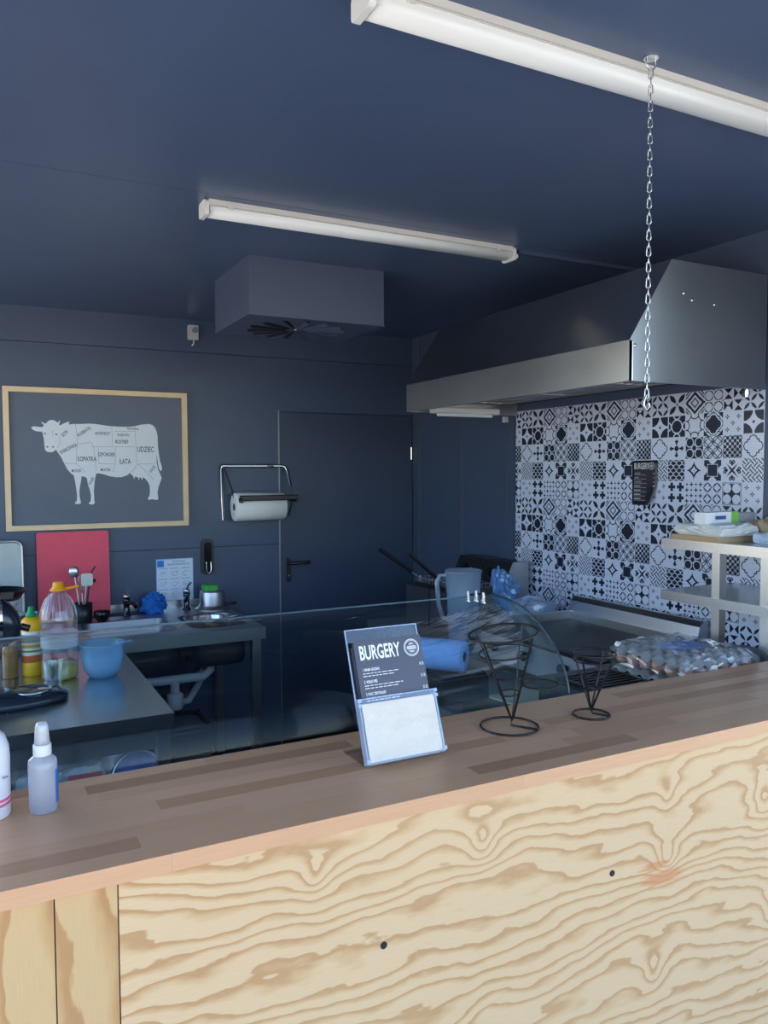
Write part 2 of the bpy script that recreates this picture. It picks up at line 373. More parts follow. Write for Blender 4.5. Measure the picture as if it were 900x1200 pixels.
# ------------------------------------------------------------------ tiles
TS = .0904; Y0 = 3.382; ZT1 = 1.9064+TS
import numpy as np
NP_ = 40
_c = (np.arange(NP_)+.5)/NP_*2-1
U, V = np.meshgrid(_c, -_c)      # V up
A = abs(U); B = abs(V); RR = np.hypot(U, V)
def loc(n): return (((U+1)*n/2) % 1)*2-1, (((V+1)*n/2) % 1)*2-1
def lens(p, q, ln, w): return (abs(p) < ln) & (abs(q) < w*np.cos(np.clip(p/ln, -1, 1)*PI/2))
def plus(u, v, s, t): return ((abs(u) < s) & (abs(v) < t)) | ((abs(v) < s) & (abs(u) < t))
def quatre(u, v, k=1.): 
    a, b = abs(u)/k, abs(v)/k
    return np.minimum(np.minimum(np.hypot(a-.48, b), np.hypot(a, b-.48))-.34, np.maximum(a, b)-.5)
def d_tri():
    u, v = loc(2); q = (U > 0) ^ (V > 0); return np.where(q, abs(v) > abs(u), abs(u) > abs(v)) & (np.maximum(abs(u),abs(v)) < .92)
def d_leafgrid():
    u, v = loc(3); i = np.floor((U+1)*1.5)+np.floor((V+1)*1.5); p = (u+v)/2**.5; q = (u-v)/2**.5
    return np.where(i % 2 == 0, lens(p, q, 1.25, .40), lens(q, p, 1.25, .40))
def d_leafx():
    r = np.zeros_like(U, bool)
    for sx in (-1,1):
        for sy in (-1,1):
            p = (U*sx+V*sy)/2**.5; q = (U*sx-V*sy)/2**.5; r |= lens(p-.72, q, .56, .22)
    return r | (RR < .08)
def d_diamond():
    d = A*.95+B; return ((d > .72) & (d < 1.02)) | ((d > .30) & (d < .46)) | ((d > 1.30) & (d < 1.42)) | ((d > 1.58) & (d < 1.72))
def d_hexring():
    u, v = loc(2); return (abs(np.hypot(u, v)-.86) < .085) | ((np.hypot(1-A, B) < .12) | (np.hypot(A, 1-B) < .1))
def d_stardark():
    return (np.hypot(1-A, 1-B) < .92) & (np.maximum(A, B) < .95) | (A**.6+B**.6 < .40)
def d_octdark():
    w = (abs(RR-.60) < .06) | (abs(np.hypot(A, 1-B)-.36) < .06) | (abs(np.hypot(1-A, B)-.36) < .06); return ~w & (np.maximum(A, B) < .95)
def d_arcs(): return (abs(np.hypot(1-A, 1-B)-.62) < .05) | (abs(np.hypot(A, 1-B)-.42) < .05) | (abs(np.hypot(1-A, B)-.42) < .05)
def d_quatdark():
    s = quatre(U, V); return (s < 0) | ((s > .12) & (s < .20)) | ((A > .72) & (B > .72)) | ((A+B > 1.45) & (s > .2))
def d_snow():
    r = np.zeros_like(U, bool)
    for cx, cy in ((0,0),(.55,.55),(-.55,.55),(.55,-.55),(-.55,-.55)):
        u, v = U-cx, V-cy; rr = np.hypot(u, v); r |= (rr < .21) & (abs(np.sin(2*np.arctan2(v, u))) < .62) & (rr > .05)
    return r
def d_quatline(): return abs(quatre(U, V, 1.08)) < .045
def d_crossfl():
    r = RR < .25
    for sx, sy in ((1,0),(-1,0),(0,1),(0,-1)): r |= plus(U-sx*.62, V-sy*.62, .20, .075) | (np.hypot(U-sx*.42, V-sy*.42) < .10)
    return r
def d_hexdark():
    u, v = loc(2); w = (abs(np.hypot(u, v)-.82) < .09) | (abs(RR-.28) < .05); return ~w & (np.maximum(A, B) < .96)
def d_circgrid():
    u, v = loc(2); return (abs(np.hypot(u, v)-.95) < .08) | (abs(np.hypot(1-abs(u), 1-abs(v))-.95) < .08)
def d_lattice():
    p = (U+V)*2.; q = (U-V)*2.; return ~((abs((p % 1)-.5) > .40) | (abs((q % 1)-.5) > .40)) & (np.maximum(A, B) < .95)
def d_weave():
    p = (U+V)*1.25+.5; q = (U-V)*1.25+.5; k = (np.floor(p)+np.floor(q)) % 2 == 0
    return np.where(k, abs(((p*2) % 1)-.5) < .24, abs(((q*2) % 1)-.5) < .24)
def d_latcirc():
    p = (U+V)*1.5; q = (U-V)*1.5; w = .06*np.sin(2*PI*p); w2 = .06*np.sin(2*PI*q)
    return ~((abs(((p+w2) % 1)-.5) > .42) | (abs(((q+w) % 1)-.5) > .42)) & (np.maximum(A, B) < .97)
def d_starwhite(): 
    s = A**.62+B**.62; return ((s < .93) & (s > .62)) | (s < .30)
def d_sqdark():
    m = (np.maximum(A, B) < .48) & (np.hypot(A, 1-B) > .42) ; c = (np.minimum(A, B) > .12) & (np.maximum(A, B) < .92) & (np.hypot(A, 1-B) > .42) & (np.hypot(1-A, B) > .42)
    return m | (c & (np.maximum(A, B) > .56))
def d_hearts():
    r = lens((U+V)/2**.5, (U-V)/2**.5, .85, .09) | lens((U-V)/2**.5, (U+V)/2**.5, .85, .09)
    for ang in range(4):
        c, s = math.cos(ang*PI/2), math.sin(ang*PI/2); u, v = U*c+V*s, -U*s+V*c
        r |= (np.hypot(abs(u)-.15, v-.72) < .16) | ((v < .72) & (v > .36) & (abs(u) < (v-.36)*.8))
        r &= ~(np.hypot(abs(u)-.14, v-.72) < .05)
    return r
def d_fourcross():
    r = np.zeros_like(U, bool)
    for cx in (-.5,.5):
        for cy in (-.5,.5): r |= plus(U-cx, V-cy, .40, .13) 
    return r & ~(RR < .2)
def d_smallcross():
    u, v = loc(4); i = (np.floor((U+1)*2)+np.floor((V+1)*2)) % 2 == 0; return plus(u, v, .82, .27) & i | (plus(u, v, .45, .25) & ~i)
def d_rings():
    u, v = loc(2); return (abs(quatre(u, v, .95)) < .085)
def d_flower():
    w = np.zeros_like(U, bool)
    for cx in (-.46,.46):
        for cy in (-.46,.46): w |= np.hypot(U-cx, V-cy) < .40
    return (~w & (np.maximum(A, B) < .97)) & ~((np.maximum(A, B) > .86) & (np.maximum(A, B) < .9)) | ((np.maximum(A, B) > .9) & (np.maximum(A, B) < .97)) 
DES = [[d_leafgrid,d_leafx,d_diamond,d_hexring,d_tri],[d_stardark,d_octdark,d_arcs,d_quatdark,d_snow],[d_quatline,d_crossfl,d_hexdark,d_circgrid,d_lattice],
       [d_weave,d_latcirc,d_starwhite,d_sqdark,d_hearts],[d_snow,d_fourcross,d_smallcross,d_rings,d_flower]]
M_tw = mat('tile_white', srgb(208,217,238), .22, var=.02); M_td = mat('tile_navy', srgb(30,38,58), .22, var=.04)  # tile white carries the blue cast of the daylight in its colour
def tile_mesh(fn, part=1.0):
    d = np.asarray(fn()).astype(int); mb = MB(); T = .0902; t = .004
    used = np.zeros_like(d, bool); n = NP_; c0 = int(round((1-part)*n))
    # columns run toward the camera (-Y); local: y from 0 to -T, z from 0 down, face at x=-t
    P = lambda i, j: (-t, -T*i/n, -T*j/n)
    for j in range(n):
        i = c0
        while i < n:
            if used[j, i]: i += 1; continue
            k = d[j, i]; e = i
            while e+1 < n and d[j, e+1] == k and not used[j, e+1]: e += 1
            h = j
            while h+1 < n and (d[h+1, i:e+1] == k).all() and not used[h+1, i:e+1].any(): h += 1
            used[j:h+1, i:e+1] = True
            mb.add([P(i,j),P(e+1,j),P(e+1,h+1),P(i,h+1)], [(0,1,2,3)], int(k))
            i = e+1
    a, b = -T*c0/n, -T
    mb.add([(-t,a,0),(-t,b,0),(-t,b,-T),(-t,a,-T),(0,a,0),(0,b,0),(0,b,-T),(0,a,-T)], [(0,1,5,4),(1,2,6,5),(2,3,7,6),(3,0,4,7)], 0)
    me = bpy.data.meshes.new('tile'); me.from_pydata([tuple(v) for v in mb.v], [], mb.f)
    me.materials.append(M_tw); me.materials.append(M_td)
    for i, p in enumerate(me.polygons): p.material_index = mb.mi[i]
    me.update(); return me
TM = {}
for r in range(12):
    for c in range(-1, 16):
        fn = DES[r % 5][c % 5]; key = (fn.__name__, c < 0)
        if key not in TM: TM[key] = tile_mesh(fn, .55 if c < 0 else 1.)
        inst(TM[key], 'tile', wr, (XR+.004, Y0-c*TS, ZT1-r*TS))
# ------------------------------------------------------------------ ceiling things
M_diff = mat('diffuser', srgb(236,238,238), .35, var=.01); M_lh = mat('lamp_housing_white', srgb(214,210,204), .45, var=.02)
def batten(x0, x1, y0, label):
    w = .072; h = .047; t = thing('ceiling_light', ((x0+x1)/2, y0+w/2, ZC-h), label, 'light', 'tube lights on the ceiling')
    MB().prism([(y0,ZC),(y0+w,ZC),(y0+w,ZC-.016),(y0+w+.002,ZC-.02),(y0-.002,ZC-.02),(y0,ZC-.016)], x0, x1, 'x').build('housing', M_lh, t)
    pr = [(y0+.002,ZC-.0205)] + [(y0+w/2-(w/2-.002)*math.cos(a), ZC-.022-(h-.022)*math.sin(a)**.55) for a in [PI*i/16 for i in range(17)]] + [(y0+w-.002,ZC-.0205)]
    MB().prism(pr, x0+.004, x1-.004, 'x', smooth=True).build('diffuser', M_diff, t)
    for x, s in ((x0,-1),(x1,1)):
        e = MB().rbox(min(x,x+s*.014), max(x,x+s*.014), y0-.003, y0+w+.003, ZC-h-.003, ZC-.001, .012, 'x').build('end_cap', M_white, t)
    MB().cyl((x1+.014,y0+w/2,ZC-.024),(x1+.028,y0+w/2,ZC-.024), .013, n=8).cyl((x1+.028,y0+w/2,ZC-.024),(x1+.045,y0+w/2,ZC-.024), .010, n=12).build('cable_gland', M_white, t)
    for x in (x0+.07, x1-.07): MB().box(x-.008, x+.008, y0-.004, y0-.0015, ZC-.026, ZC-.006).build('clip', M_lh, t)
    return t
batten(.690, 1.885, 2.530, 'white tube light on the ceiling further in, above the vent box')
batten(.655, 1.850, 1.283, 'white tube light on the ceiling nearest, behind the hanging chain')
tag(MB().box(1.935, XR-.002, 2.555, 2.577, ZC-.014, ZC).build('cable_trunking', M_wall), 'dark painted cable trunking on the ceiling beside a tube light', 'trunking')

t = thing('ventilation_box', (1.309, 3.35, 2.316), 'dark square ventilation box with swirl slots under the ceiling', 'vent')
vx0, vx1, vy0, vy1, vz = 1.003, 1.614, 3.10, 3.60, 2.316
M_vb = mat('vent_paint', srgb(74,84,108), .45, var=.03)
MB().box(vx0, vx1, vy0, vy1, vz+.004, ZC).build('casing', M_vb, t)
pl = MB().box(vx0-.003, vx1+.003, vy0-.003, vy1+.003, vz, vz+.004).build('diffuser_plate', M_vb, t)
cx, cy = 1.30, 3.35
for i in range(14):
    a = 2*PI*i/14+.12; d = Vector((math.cos(a), math.sin(a), 0)); n = Vector((-d.y, d.x, 0)); c = Vector((cx, cy, 0))
    p = [c+d*.045-n*.004, c+d*.215-n*.017, c+d*.215+n*.006, c+d*.045+n*.004]
    MB().add([(*q.xy, vz-.0008) for q in p]+[(*q.xy, vz+.0005) for q in p], [(0,1,2,3),(7,6,5,4),(0,4,5,1),(1,5,6,2),(2,6,7,3),(3,7,4,0)]).build('slot', M_dark, pl)
    q0, q1, q2, q3 = c+d*.047-n*.0045, c+d*.214-n*.0185, c+d*.214-n*.0005, c+d*.047+n*.001
    MB().add([(*q0.xy, vz-.001),(*q1.xy, vz-.001),(*q2.xy, vz-.011),(*q3.xy, vz-.004)], [(0,1,2,3)]).add([(*q0.xy, vz-.002),(*q1.xy, vz-.0022),(*q2.xy, vz-.0122),(*q3.xy, vz-.005)], [(3,2,1,0)]).build('vane', M_vb, pl)
MB().cyl((cx,cy,vz-.004),(cx,cy,vz), .010, n=14).build('centre_screw', M_chrome, pl)

t = thing('wall_sensor', (1.134, YD, 2.425), 'small pale sensor box with a round dial high on the back wall', 'sensor')
MB().rbox(1.106, 1.162, YD-.032, YD, 2.437, 2.519, .004, 'y').build('case', mat('sensor_grey', srgb(186,188,186), .5), t)
MB().cyl((1.142,YD-.040,2.490),(1.142,YD-.032,2.490), .017, n=18).build('dial', mat('dial_grey', srgb(130,136,146), .4), t)
MB().tube([(1.138,YD-.015,2.437),(1.137,YD-.018,2.415),(1.128,YD-.01,2.405)], .0035, 6).build('cable', M_white, t)

# hanging chain
t = thing('hanging_chain', (1.295, 1.259, 1.815), 'silver link chain hanging from a ceiling hook', 'chain')
M_zinc = mat('zinc', srgb(205,208,212), .22, 1., var=.04)
lp = []
for i in range(12):
    a = 2*PI*i/12; lp.append((.0042*math.cos(a), 0, .0042*math.sin(a)+(.0068 if math.sin(a) > 1e-6 else -.0068)))
lk = MB().tube(lp, .0013, 5, True).mesh('link', M_zinc)
zz = ZC-.034; i = 0
while zz > 1.835:
    inst(lk, 'link', t, (1.295, 1.259, zz), (0, 0, (PI/2 if i % 2 else 0)-.8)); zz -= .0168; i += 1
MB().cyl((1.295,1.259,ZC-.003),(1.295,1.259,ZC), .016, n=16).tube([(1.283,1.259,ZC-.003),(1.281,1.259,ZC-.016),(1.29,1.259,ZC-.0265),(1.30,1.259,ZC-.0265),(1.309,1.259,ZC-.016),(1.307,1.259,ZC-.003)], .002, 6).build('ceiling_hook', M_zinc, t)
MB().tube([(1.295,1.259,zz+.014),(1.289,1.259,zz+.004),(1.287,1.259,zz-.010),(1.295,1.259,zz-.019),(1.303,1.259,zz-.012),(1.302,1.259,zz-.004)], .0018, 6).build('end_hook', M_zinc, t)

# ------------------------------------------------------------------ extractor hood
HY0, HY1, HX = 1.932, 3.416, 1.906; HZ0 = 1.974
t = thing('extractor_hood', (2.25, 2.67, HZ0), 'large stainless steel extractor hood above the griddle', 'hood')
prof = [(HX,2.106),(2.092,2.388),(XR-.006,2.388),(XR-.006,2.380),(2.096,2.380),(HX+.002,2.096)]
MB().prism(prof, HY0+.002, HY1-.002, 'y').build('canopy', M_hood, t)
MB().box(HX-.002, HX+.010, HY0-.002, HY1+.002, HZ0, 2.106).build('front_lip', M_hood, t)
ep = [(HX-.001,HZ0),(HX-.001,2.104),(2.091,2.387),(XR-.006,2.387),(XR-.006,HZ0)]
e1 = MB().prism(ep, HY0-.002, HY0+.004, 'y').build('end_panel', M_hood, t)
MB().prism(ep, HY1-.004, HY1+.002, 'y').build('end_panel', M_hood, t)
for x, z in ((2.15,2.28),(2.19,2.26),(2.30,2.255),(1.93,2.09)): MB().lathe([(.0065,0),(.005,.002),(.002,.003),(0,.0032)], (x,HY0-.002,z), 12, R=Matrix.Rotation(PI/2,3,'X')).build('rivet', M_chrome, e1)
MB().tube([(HX+.012,HY0-.0035,HZ0+.002),(HX+.012,HY0-.0035,2.10)], .0022, 6).build('weld_seam', M_chrome, e1)
for i in range(3):
    y0 = HY0+.03+i*.48
    f = MB().box(2.02, 2.50, y0, y0+.012, 2.03, 2.05).box(2.02, 2.50, y0+.448, y0+.46, 2.03, 2.05).box(2.02,2.032,y0+.012,y0+.448,2.03,2.05).box(2.488,2.50,y0+.012,y0+.448,2.03,2.05).build('filter_frame', M_hood, t)
    for k in range(9):
        x = 2.045+k*.05; MB().prism([(x,2.032),(x+.02,2.032),(x+.026,2.046),(x-.006,2.046)], y0+.012, y0+.448, 'y').build('baffle', M_hood, f)
MB().box(HX+.010, 2.02, HY0+.004, HY1-.004, 2.035, 2.043).box(2.50, XR-.006, HY0+.004, HY1-.004, 2.035, 2.043).build('inner_shelf', mat('hood_inner', srgb(60,64,74), .5, .4), t)
lm = MB().rbox(2.00, 2.38, 3.30, 3.36, 1.966, 1.998, .012, 'x').build('lamp_housing', M_white, t)
MB().cyl((2.03,3.33,1.962),(2.35,3.33,1.962), .010, n=12).build('tube_lamp', M_diff, lm)
MB().cyl((2.50,HY0+.02,HZ0-.028),(2.50,HY0+.02,HZ0+.06), .010, n=12).cyl((2.50,HY0+.02,HZ0-.020),(2.50,HY0+.02,HZ0-.006), .014, n=10).build('grease_drain', M_chrome, t)
tag(MB().rbox(XR-.024, XR, 3.50, 3.522, 1.945, 1.975, .004, 'x').build('cable_clip', M_white), 'tiny white clip on the dark wall beside the splashback corner', 'clip')

# ------------------------------------------------------------------ cow picture
t = thing('framed_picture', (.617, YD-.02, 1.378), 'pine framed chalkboard poster of a white cow divided into meat cuts', 'picture')
px0, px1, pz0, pz1 = .143, 1.089, 1.378, 2.130; fw = .027; fy0, fy1 = YD-.036, YD-.002
M_pine = mat('pine_frame', srgb(234,206,164), .55, var=.06, scale=14, stretch=(1,1,1))
MB().prism([(px0,pz1),(px1,pz1),(px1-fw,pz1-fw),(px0+fw,pz1-fw)], fy0, fy1, 'y').build('frame_rail', M_pine, t)
MB().prism([(px0,pz0),(px1,pz0),(px1-fw,pz0+fw),(px0+fw,pz0+fw)], fy0, fy1, 'y').build('frame_rail', M_pine, t)
MB().prism([(px0,pz0),(px0,pz1),(px0+fw,pz1-fw),(px0+fw,pz0+fw)], fy0, fy1, 'y').build('frame_rail', M_pine, t)
MB().prism([(px1,pz0),(px1,pz1),(px1-fw,pz1-fw),(px1-fw,pz0+fw)], fy0, fy1, 'y').build('frame_rail', M_pine, t)
bd = MB().box(px0+fw-.004, px1-fw+.004, YD-.016, YD-.004, pz0+fw-.004, pz1-fw+.004).build('board', mat('chalkboard', srgb(90,99,118), .45, var=.08, scale=4), t)
COW = [(0.275, 1.922), (0.29, 1.926), (0.31, 1.924), (0.327, 1.922), (0.338, 1.932), (0.324, 1.947), (0.328, 1.95), (0.343, 1.94), (0.351, 1.947), (0.36, 1.957), (0.374, 1.962), (0.39, 1.959), (0.402, 1.95), (0.407, 1.948), (0.413, 1.96), (0.416, 1.96), (0.415, 1.947), (0.411, 1.938), (0.418, 1.934), (0.431, 1.943), (0.449, 1.951), (0.463, 1.955), (0.462, 1.946), (0.459, 1.939), (0.481, 1.943), (0.512, 1.943), (0.563, 1.947), (0.6, 1.945), (0.656, 1.937), (0.712, 1.934), (0.76, 1.934), (0.799, 1.938), (0.838, 1.948), (0.877, 1.952), (0.897, 1.948), (0.911, 1.933), (0.921, 1.911), (0.925, 1.883), (0.926, 1.832), (0.93, 1.792), (0.936, 1.746), (0.946, 1.713), (0.945, 1.695), (0.938, 1.688), (0.928, 1.706), (0.923, 1.741), (0.919, 1.782), (0.917, 1.741), (0.924, 1.7), (0.936, 1.67), (0.944, 1.65), (0.936, 1.629), (0.925, 1.599), (0.919, 1.568), (0.922, 1.538), (0.921, 1.528), (0.899, 1.527), (0.894, 1.531), (0.867, 1.528), (0.866, 1.539), (0.874, 1.549), (0.878, 1.579), (0.876, 1.61), (0.866, 1.63), (0.854, 1.645), (0.842, 1.655), (0.84, 1.652), (0.836, 1.638), (0.83, 1.652), (0.822, 1.655), (0.818, 1.636), (0.814, 1.654), (0.798, 1.659), (0.793, 1.644), (0.788, 1.661), (0.776, 1.673), (0.772, 1.679), (0.755, 1.666), (0.726, 1.656), (0.692, 1.656), (0.659, 1.663), (0.631, 1.673), (0.603, 1.678), (0.594, 1.677), (0.59, 1.662), (0.585, 1.637), (0.582, 1.613), (0.579, 1.584), (0.58, 1.544), (0.582, 1.515), (0.572, 1.508), (0.555, 1.51), (0.552, 1.517), (0.561, 1.525), (0.564, 1.554), (0.56, 1.584), (0.551, 1.613), (0.547, 1.633), (0.545, 1.652), (0.534, 1.66), (0.518, 1.662), (0.515, 1.638), (0.51, 1.614), (0.505, 1.585), (0.505, 1.555), (0.51, 1.531), (0.512, 1.516), (0.498, 1.512), (0.483, 1.514), (0.482, 1.522), (0.491, 1.528), (0.493, 1.565), (0.489, 1.604), (0.485, 1.633), (0.479, 1.667), (0.466, 1.677), (0.448, 1.699), (0.433, 1.73), (0.418, 1.764), (0.403, 1.788), (0.392, 1.805), (0.383, 1.795), (0.37, 1.79), (0.352, 1.792), (0.34, 1.801), (0.337, 1.821), (0.336, 1.849), (0.334, 1.868), (0.331, 1.882), (0.328, 1.899), (0.311, 1.899), (0.294, 1.902), (0.281, 1.909)]
COWL = [[(0.494, 1.941), (0.501, 1.856), (0.492, 1.73)], [(0.506, 1.837), (0.57, 1.847), (0.583, 1.823), (0.594, 1.691)], [(0.579, 1.822), (0.696, 1.824), (0.801, 1.823)], [(0.679, 1.935), (0.682, 1.826)], [(0.606, 1.819), (0.609, 1.73), (0.689, 1.731)], [(0.696, 1.82), (0.694, 1.731), (0.679, 1.681)], [(0.803, 1.935), (0.806, 1.823), (0.809, 1.731)], [(0.698, 1.908), (0.803, 1.909)], [(0.816, 1.729), (0.914, 1.729)], [(0.814, 1.728), (0.776, 1.679)], [(0.814, 1.728), (0.867, 1.68), (0.899, 1.64)], [(0.435, 1.732), (0.494, 1.73), (0.539, 1.682)], [(0.412, 1.874), (0.415, 1.841), (0.397, 1.809)], [(0.378, 1.904), (0.381, 1.873)]]
COWT = [('ŁOPATKA', 0.548, 1.755, 0.0245, 0), ('ŁATA', 0.747, 1.741, 0.0274, 0), ('UDZIEC', 0.858, 1.809, 0.0294, 0), ('SZPONDER', 0.648, 1.78, 0.0196, 0), ('MOSTEK', 0.493, 1.691, 0.0147, 0), ('MOSTEK', 0.643, 1.696, 0.0157, 0), ('ROSTBEF', 0.731, 1.85, 0.0196, 0), ('ANTRYKOT', 0.631, 1.894, 0.0167, 0), ('ROZBRATEL', 0.537, 1.903, 0.0167, 35), ('KARKÓWKA', 0.455, 1.81, 0.0186, 28), ('SZYJA', 0.438, 1.891, 0.0167, 50), ('POLĘDWICA', 0.74, 1.888, 0.0127, 0), ('KRZYŻOWA', 0.792, 1.923, 0.0127, -3), ('GOLEŃ', 0.568, 1.636, 0.0147, 60), ('GOLEŃ', 0.894, 1.7, 0.0147, 50)]
YC = YD-.0172
from mathutils.geometry import tessellate_polygon
pts_ = [Vector((x, z, 0)) for x, z in COW]
mb = MB().add([(x, YC, z) for x, z in COW], [list(f) for f in tessellate_polygon([pts_])])
cw = mb.build('cow_print', mat('chalk_white', srgb(226,230,236), .6, var=.02), bd)
mb = MB(); YL = YC-.0006
for l in COWL:
    for (x0, z0), (x1, z1) in zip(l, l[1:]):
        a = Vector((x0,YL,z0)); b = Vector((x1,YL,z1)); d = b-a; n = max(1, int(d.length/.011)); w = Vector((d.z,0,-d.x)).normalized()*.0009
        for i in range(n):
            p, q = a+d*(i/n), a+d*((i+.62)/n); mb.add([p-w,q-w,q+w,p+w], [(0,1,2,3)])
for x, z in ((.341,1.889),(.397,1.886),(.351,1.819),(.379,1.819)):
    mb.add([(x+.006*math.cos(2*PI*i/10), YL, z+.0035*math.sin(2*PI*i/10)) for i in range(10)], [list(range(10))])
for s, x, z, h, r in COWT:
    c, sn = math.cos(math.radians(r)), math.sin(math.radians(r))
    mb.text(s, (x,YL,z), (c,0,sn), (-sn,0,c), h, .62, .012, 'CENTER')
mb.build('cut_lettering', mat('cow_ink', srgb(70,76,92), .7), cw)['kind'] = 'stuff'
# ------------------------------------------------------------------ back wall things
t = thing('paper_towel_holder', (1.485, YD, 1.40), 'chrome and black wall bracket holding a paper towel roll', 'holder')
yb = YD-.003
MB().tube([(1.30,yb,1.40),(1.293,yb-.004,1.52),(1.287,yb-.02,1.70),(1.29,yb-.03,1.715),(1.30,yb-.035,1.718),(1.655,yb-.035,1.718),(1.675,yb-.04,1.71),(1.684,yb-.05,1.69),(1.686,yb-.10,1.60)], .009, 10).build('tube_frame', M_chrome, t)
MB().cyl((1.287,yb-.036,1.718),(1.30,yb-.036,1.718), .014, n=14).cyl((1.56,yb-.036,1.718),(1.60,yb-.036,1.718), .0115, n=14).build('collar', M_chrome, t)
MB().tube([(1.30,yb-.03,1.70),(1.325,yb-.06,1.61),(1.345,yb-.085,1.52)], .006, 8).tube([(1.686,yb-.10,1.60),(1.690,yb-.11,1.50),(1.675,yb-.09,1.42)], .006, 8).build('side_arm', M_black, t)
MB().rbox(1.345, 1.695, yb-.199, yb-.176, 1.516, 1.548, .006, 'x').box(1.345, 1.36, yb-.199, yb-.08, 1.505, 1.53).box(1.683, 1.695, yb-.199, yb-.08, 1.505, 1.53).build('cutter_bar', M_black, t)
t = thing('paper_towel_roll', (1.485, yb-.09, 1.40), 'white paper towel roll in the chrome wall bracket', 'paper roll')
cyy, czz, rr = yb-.092, 1.478, .082
R = Matrix.Rotation(PI/2, 3, 'Y')
MB().lathe([(.022,-.15),(rr-.003,-.15),(rr,-.147),(rr,.147),(rr-.003,.15),(.022,.15)], (1.488,cyy,czz), 32, R=R).build('paper', M_paperw, t)
MB().lathe([(.0215,-.151),(.0215,.151)], (1.488,cyy,czz), 20, R=R).build('core', mat('card_core', srgb(60,58,60), .8), t)
t = thing('wall_holder', (1.199, YD, 1.08), 'black oblong holder with a wire loop on the wall above the sink', 'holder')
MB().rbox(1.162, 1.237, YD-.014, YD, 1.083, 1.293, .03, 'y', 6).build('back_plate', M_black, t)
MB().rbox(1.180, 1.219, YD-.030, YD-.014, 1.105, 1.275, .016, 'y', 6).build('body', mat('gloss_black', srgb(20,22,28), .12), t)
MB().tube([(1.187,YD-.034,1.16),(1.186,YD-.037,1.12),(1.192,YD-.038,1.10),(1.20,YD-.038,1.094),(1.21,YD-.038,1.10),(1.214,YD-.037,1.12),(1.213,YD-.034,1.16)], .0028, 7).build('wire_loop', M_chrome, t)
# instruction sheet
t = thing('instruction_sheet', (1.011, YD, .905), 'blue and white hand washing instruction sheet on the wall behind the sink', 'sheet')
sx0, sx1, sz0, sz1 = .906, 1.117, .912, 1.187
MB().box(sx0, sx1, YD-.003, YD-.0005, sz0, sz1).build('sheet', mat('sheet_blue', srgb(150,185,232), .5, var=.02), t)
MB().box(sx0+.004, sx1-.004, YD-.0038, YD-.003, sz0+.004, sz1-.004).build('print_area', mat('sheet_white', srgb(214,226,244), .5, var=.02), t)
MB().box(sx0+.006, sx0+.044, YD-.0044, YD-.0038, sz1-.046, sz1-.008).build('blue_mark', mat('print_blue', srgb(30,120,215), .5), t)
MB().box(sx0+.085, sx0+.102, YD-.0044, YD-.0038, sz0+.008, sz0+.038).build('blue_mark', mat('print_blue', srgb(30,120,215), .5), t)
mb = MB(); yl = YD-.0043; ex = (1,0,0); ez = (0,0,1)
mb.text('INSTRUKCJA', (sx0+.128,yl,sz1-.016), ex, ez, .010, .9, .01, 'CENTER'); mb.text('PRAWIDŁOWEGO MYCIA RĄK', (sx0+.126,yl,sz1-.033), ex, ez, .0095, .68, .012, 'CENTER')
def line(mb, pts, w, y):
    for a, b in zip(pts, pts[1:]):
        a = Vector((a[0],y,a[1])); b = Vector((b[0],y,b[1])); d = (b-a).normalized(); n = Vector((d.z,0,-d.x))*w; mb.add([a-n,b-n,b+n,a+n], [(0,1,2,3)])
rs = random.Random(11)
for r in range(3):
    for c in range(3):
        x0 = sx0+.012+c*.065; z1 = sz1-.055-r*.06
        line(mb, [(x0,z1),(x0+.05,z1)], .0012, yl)
        cx_, cz_ = x0+.027, z1-.03
        line(mb, [(cx_+rs.uniform(-.02,.02), cz_+rs.uniform(-.018,.018)) for _ in range(5)], .0006, yl)
        line(mb, [(cx_+.018*math.cos(a), cz_+.014*math.sin(a)) for a in [k*.7 for k in range(8)]], .0006, yl)
for zz in (.024, .016): line(mb, [(sx0+.11,sz0+zz+.006),(sx0+.15,sz0+zz+.006)], .001, yl)
mb.build('lettering', mat('grey_print', srgb(96,112,150), .6), t)

# ------------------------------------------------------------------ sink unit
SZ = .905; SX0, SX1, SY0, SY1 = -.62, 1.285, 3.77, YD-.004
t = thing('sink_unit', (.35, 4.15, 0), 'stainless steel sink table with two basins along the back wall', 'sink')
def plate_hole(mb, o, h, z, n=5):
    """flat plate o with a rounded hole h (x0,x1,y0,y1,r); returns hole loop"""
    lp = rrect(h[0],h[1],h[2],h[3],h[4],n); cx_, cy_ = (h[0]+h[1])/2, (h[2]+h[3])/2; ou = []
    for x, y in lp:
        dx, dy = x-cx_, y-cy_; s = min([((o[1] if dx > 0 else o[0])-cx_)/dx if abs(dx) > 1e-9 else 1e9, ((o[3] if dy > 0 else o[2])-cy_)/dy if abs(dy) > 1e-9 else 1e9])
        ou.append((cx_+dx*s, cy_+dy*s))
    m = len(lp); mb.add([(x,y,z) for x,y in lp]+[(x,y,z) for x,y in ou], [(i,(i+1)%m,m+(i+1)%m,m+i) for i in range(m)])
    # outer corners
    cs = [(o[1],o[3]),(o[0],o[3]),(o[0],o[2]),(o[1],o[2])]
    for c in cs:
        k = [i for i in range(m) if (abs(ou[i][0]-c[0]) < 1e-6) != (abs(ou[(i+1)%m][0]-c[0]) < 1e-6) and (abs(ou[i][1]-c[1]) < 1e-6) != (abs(ou[(i+1)%m][1]-c[1]) < 1e-6)]
        for i in k: mb.add([(*ou[i],z),(*ou[(i+1)%m],z),(*c,z)], [(0,1,2)])
    return lp
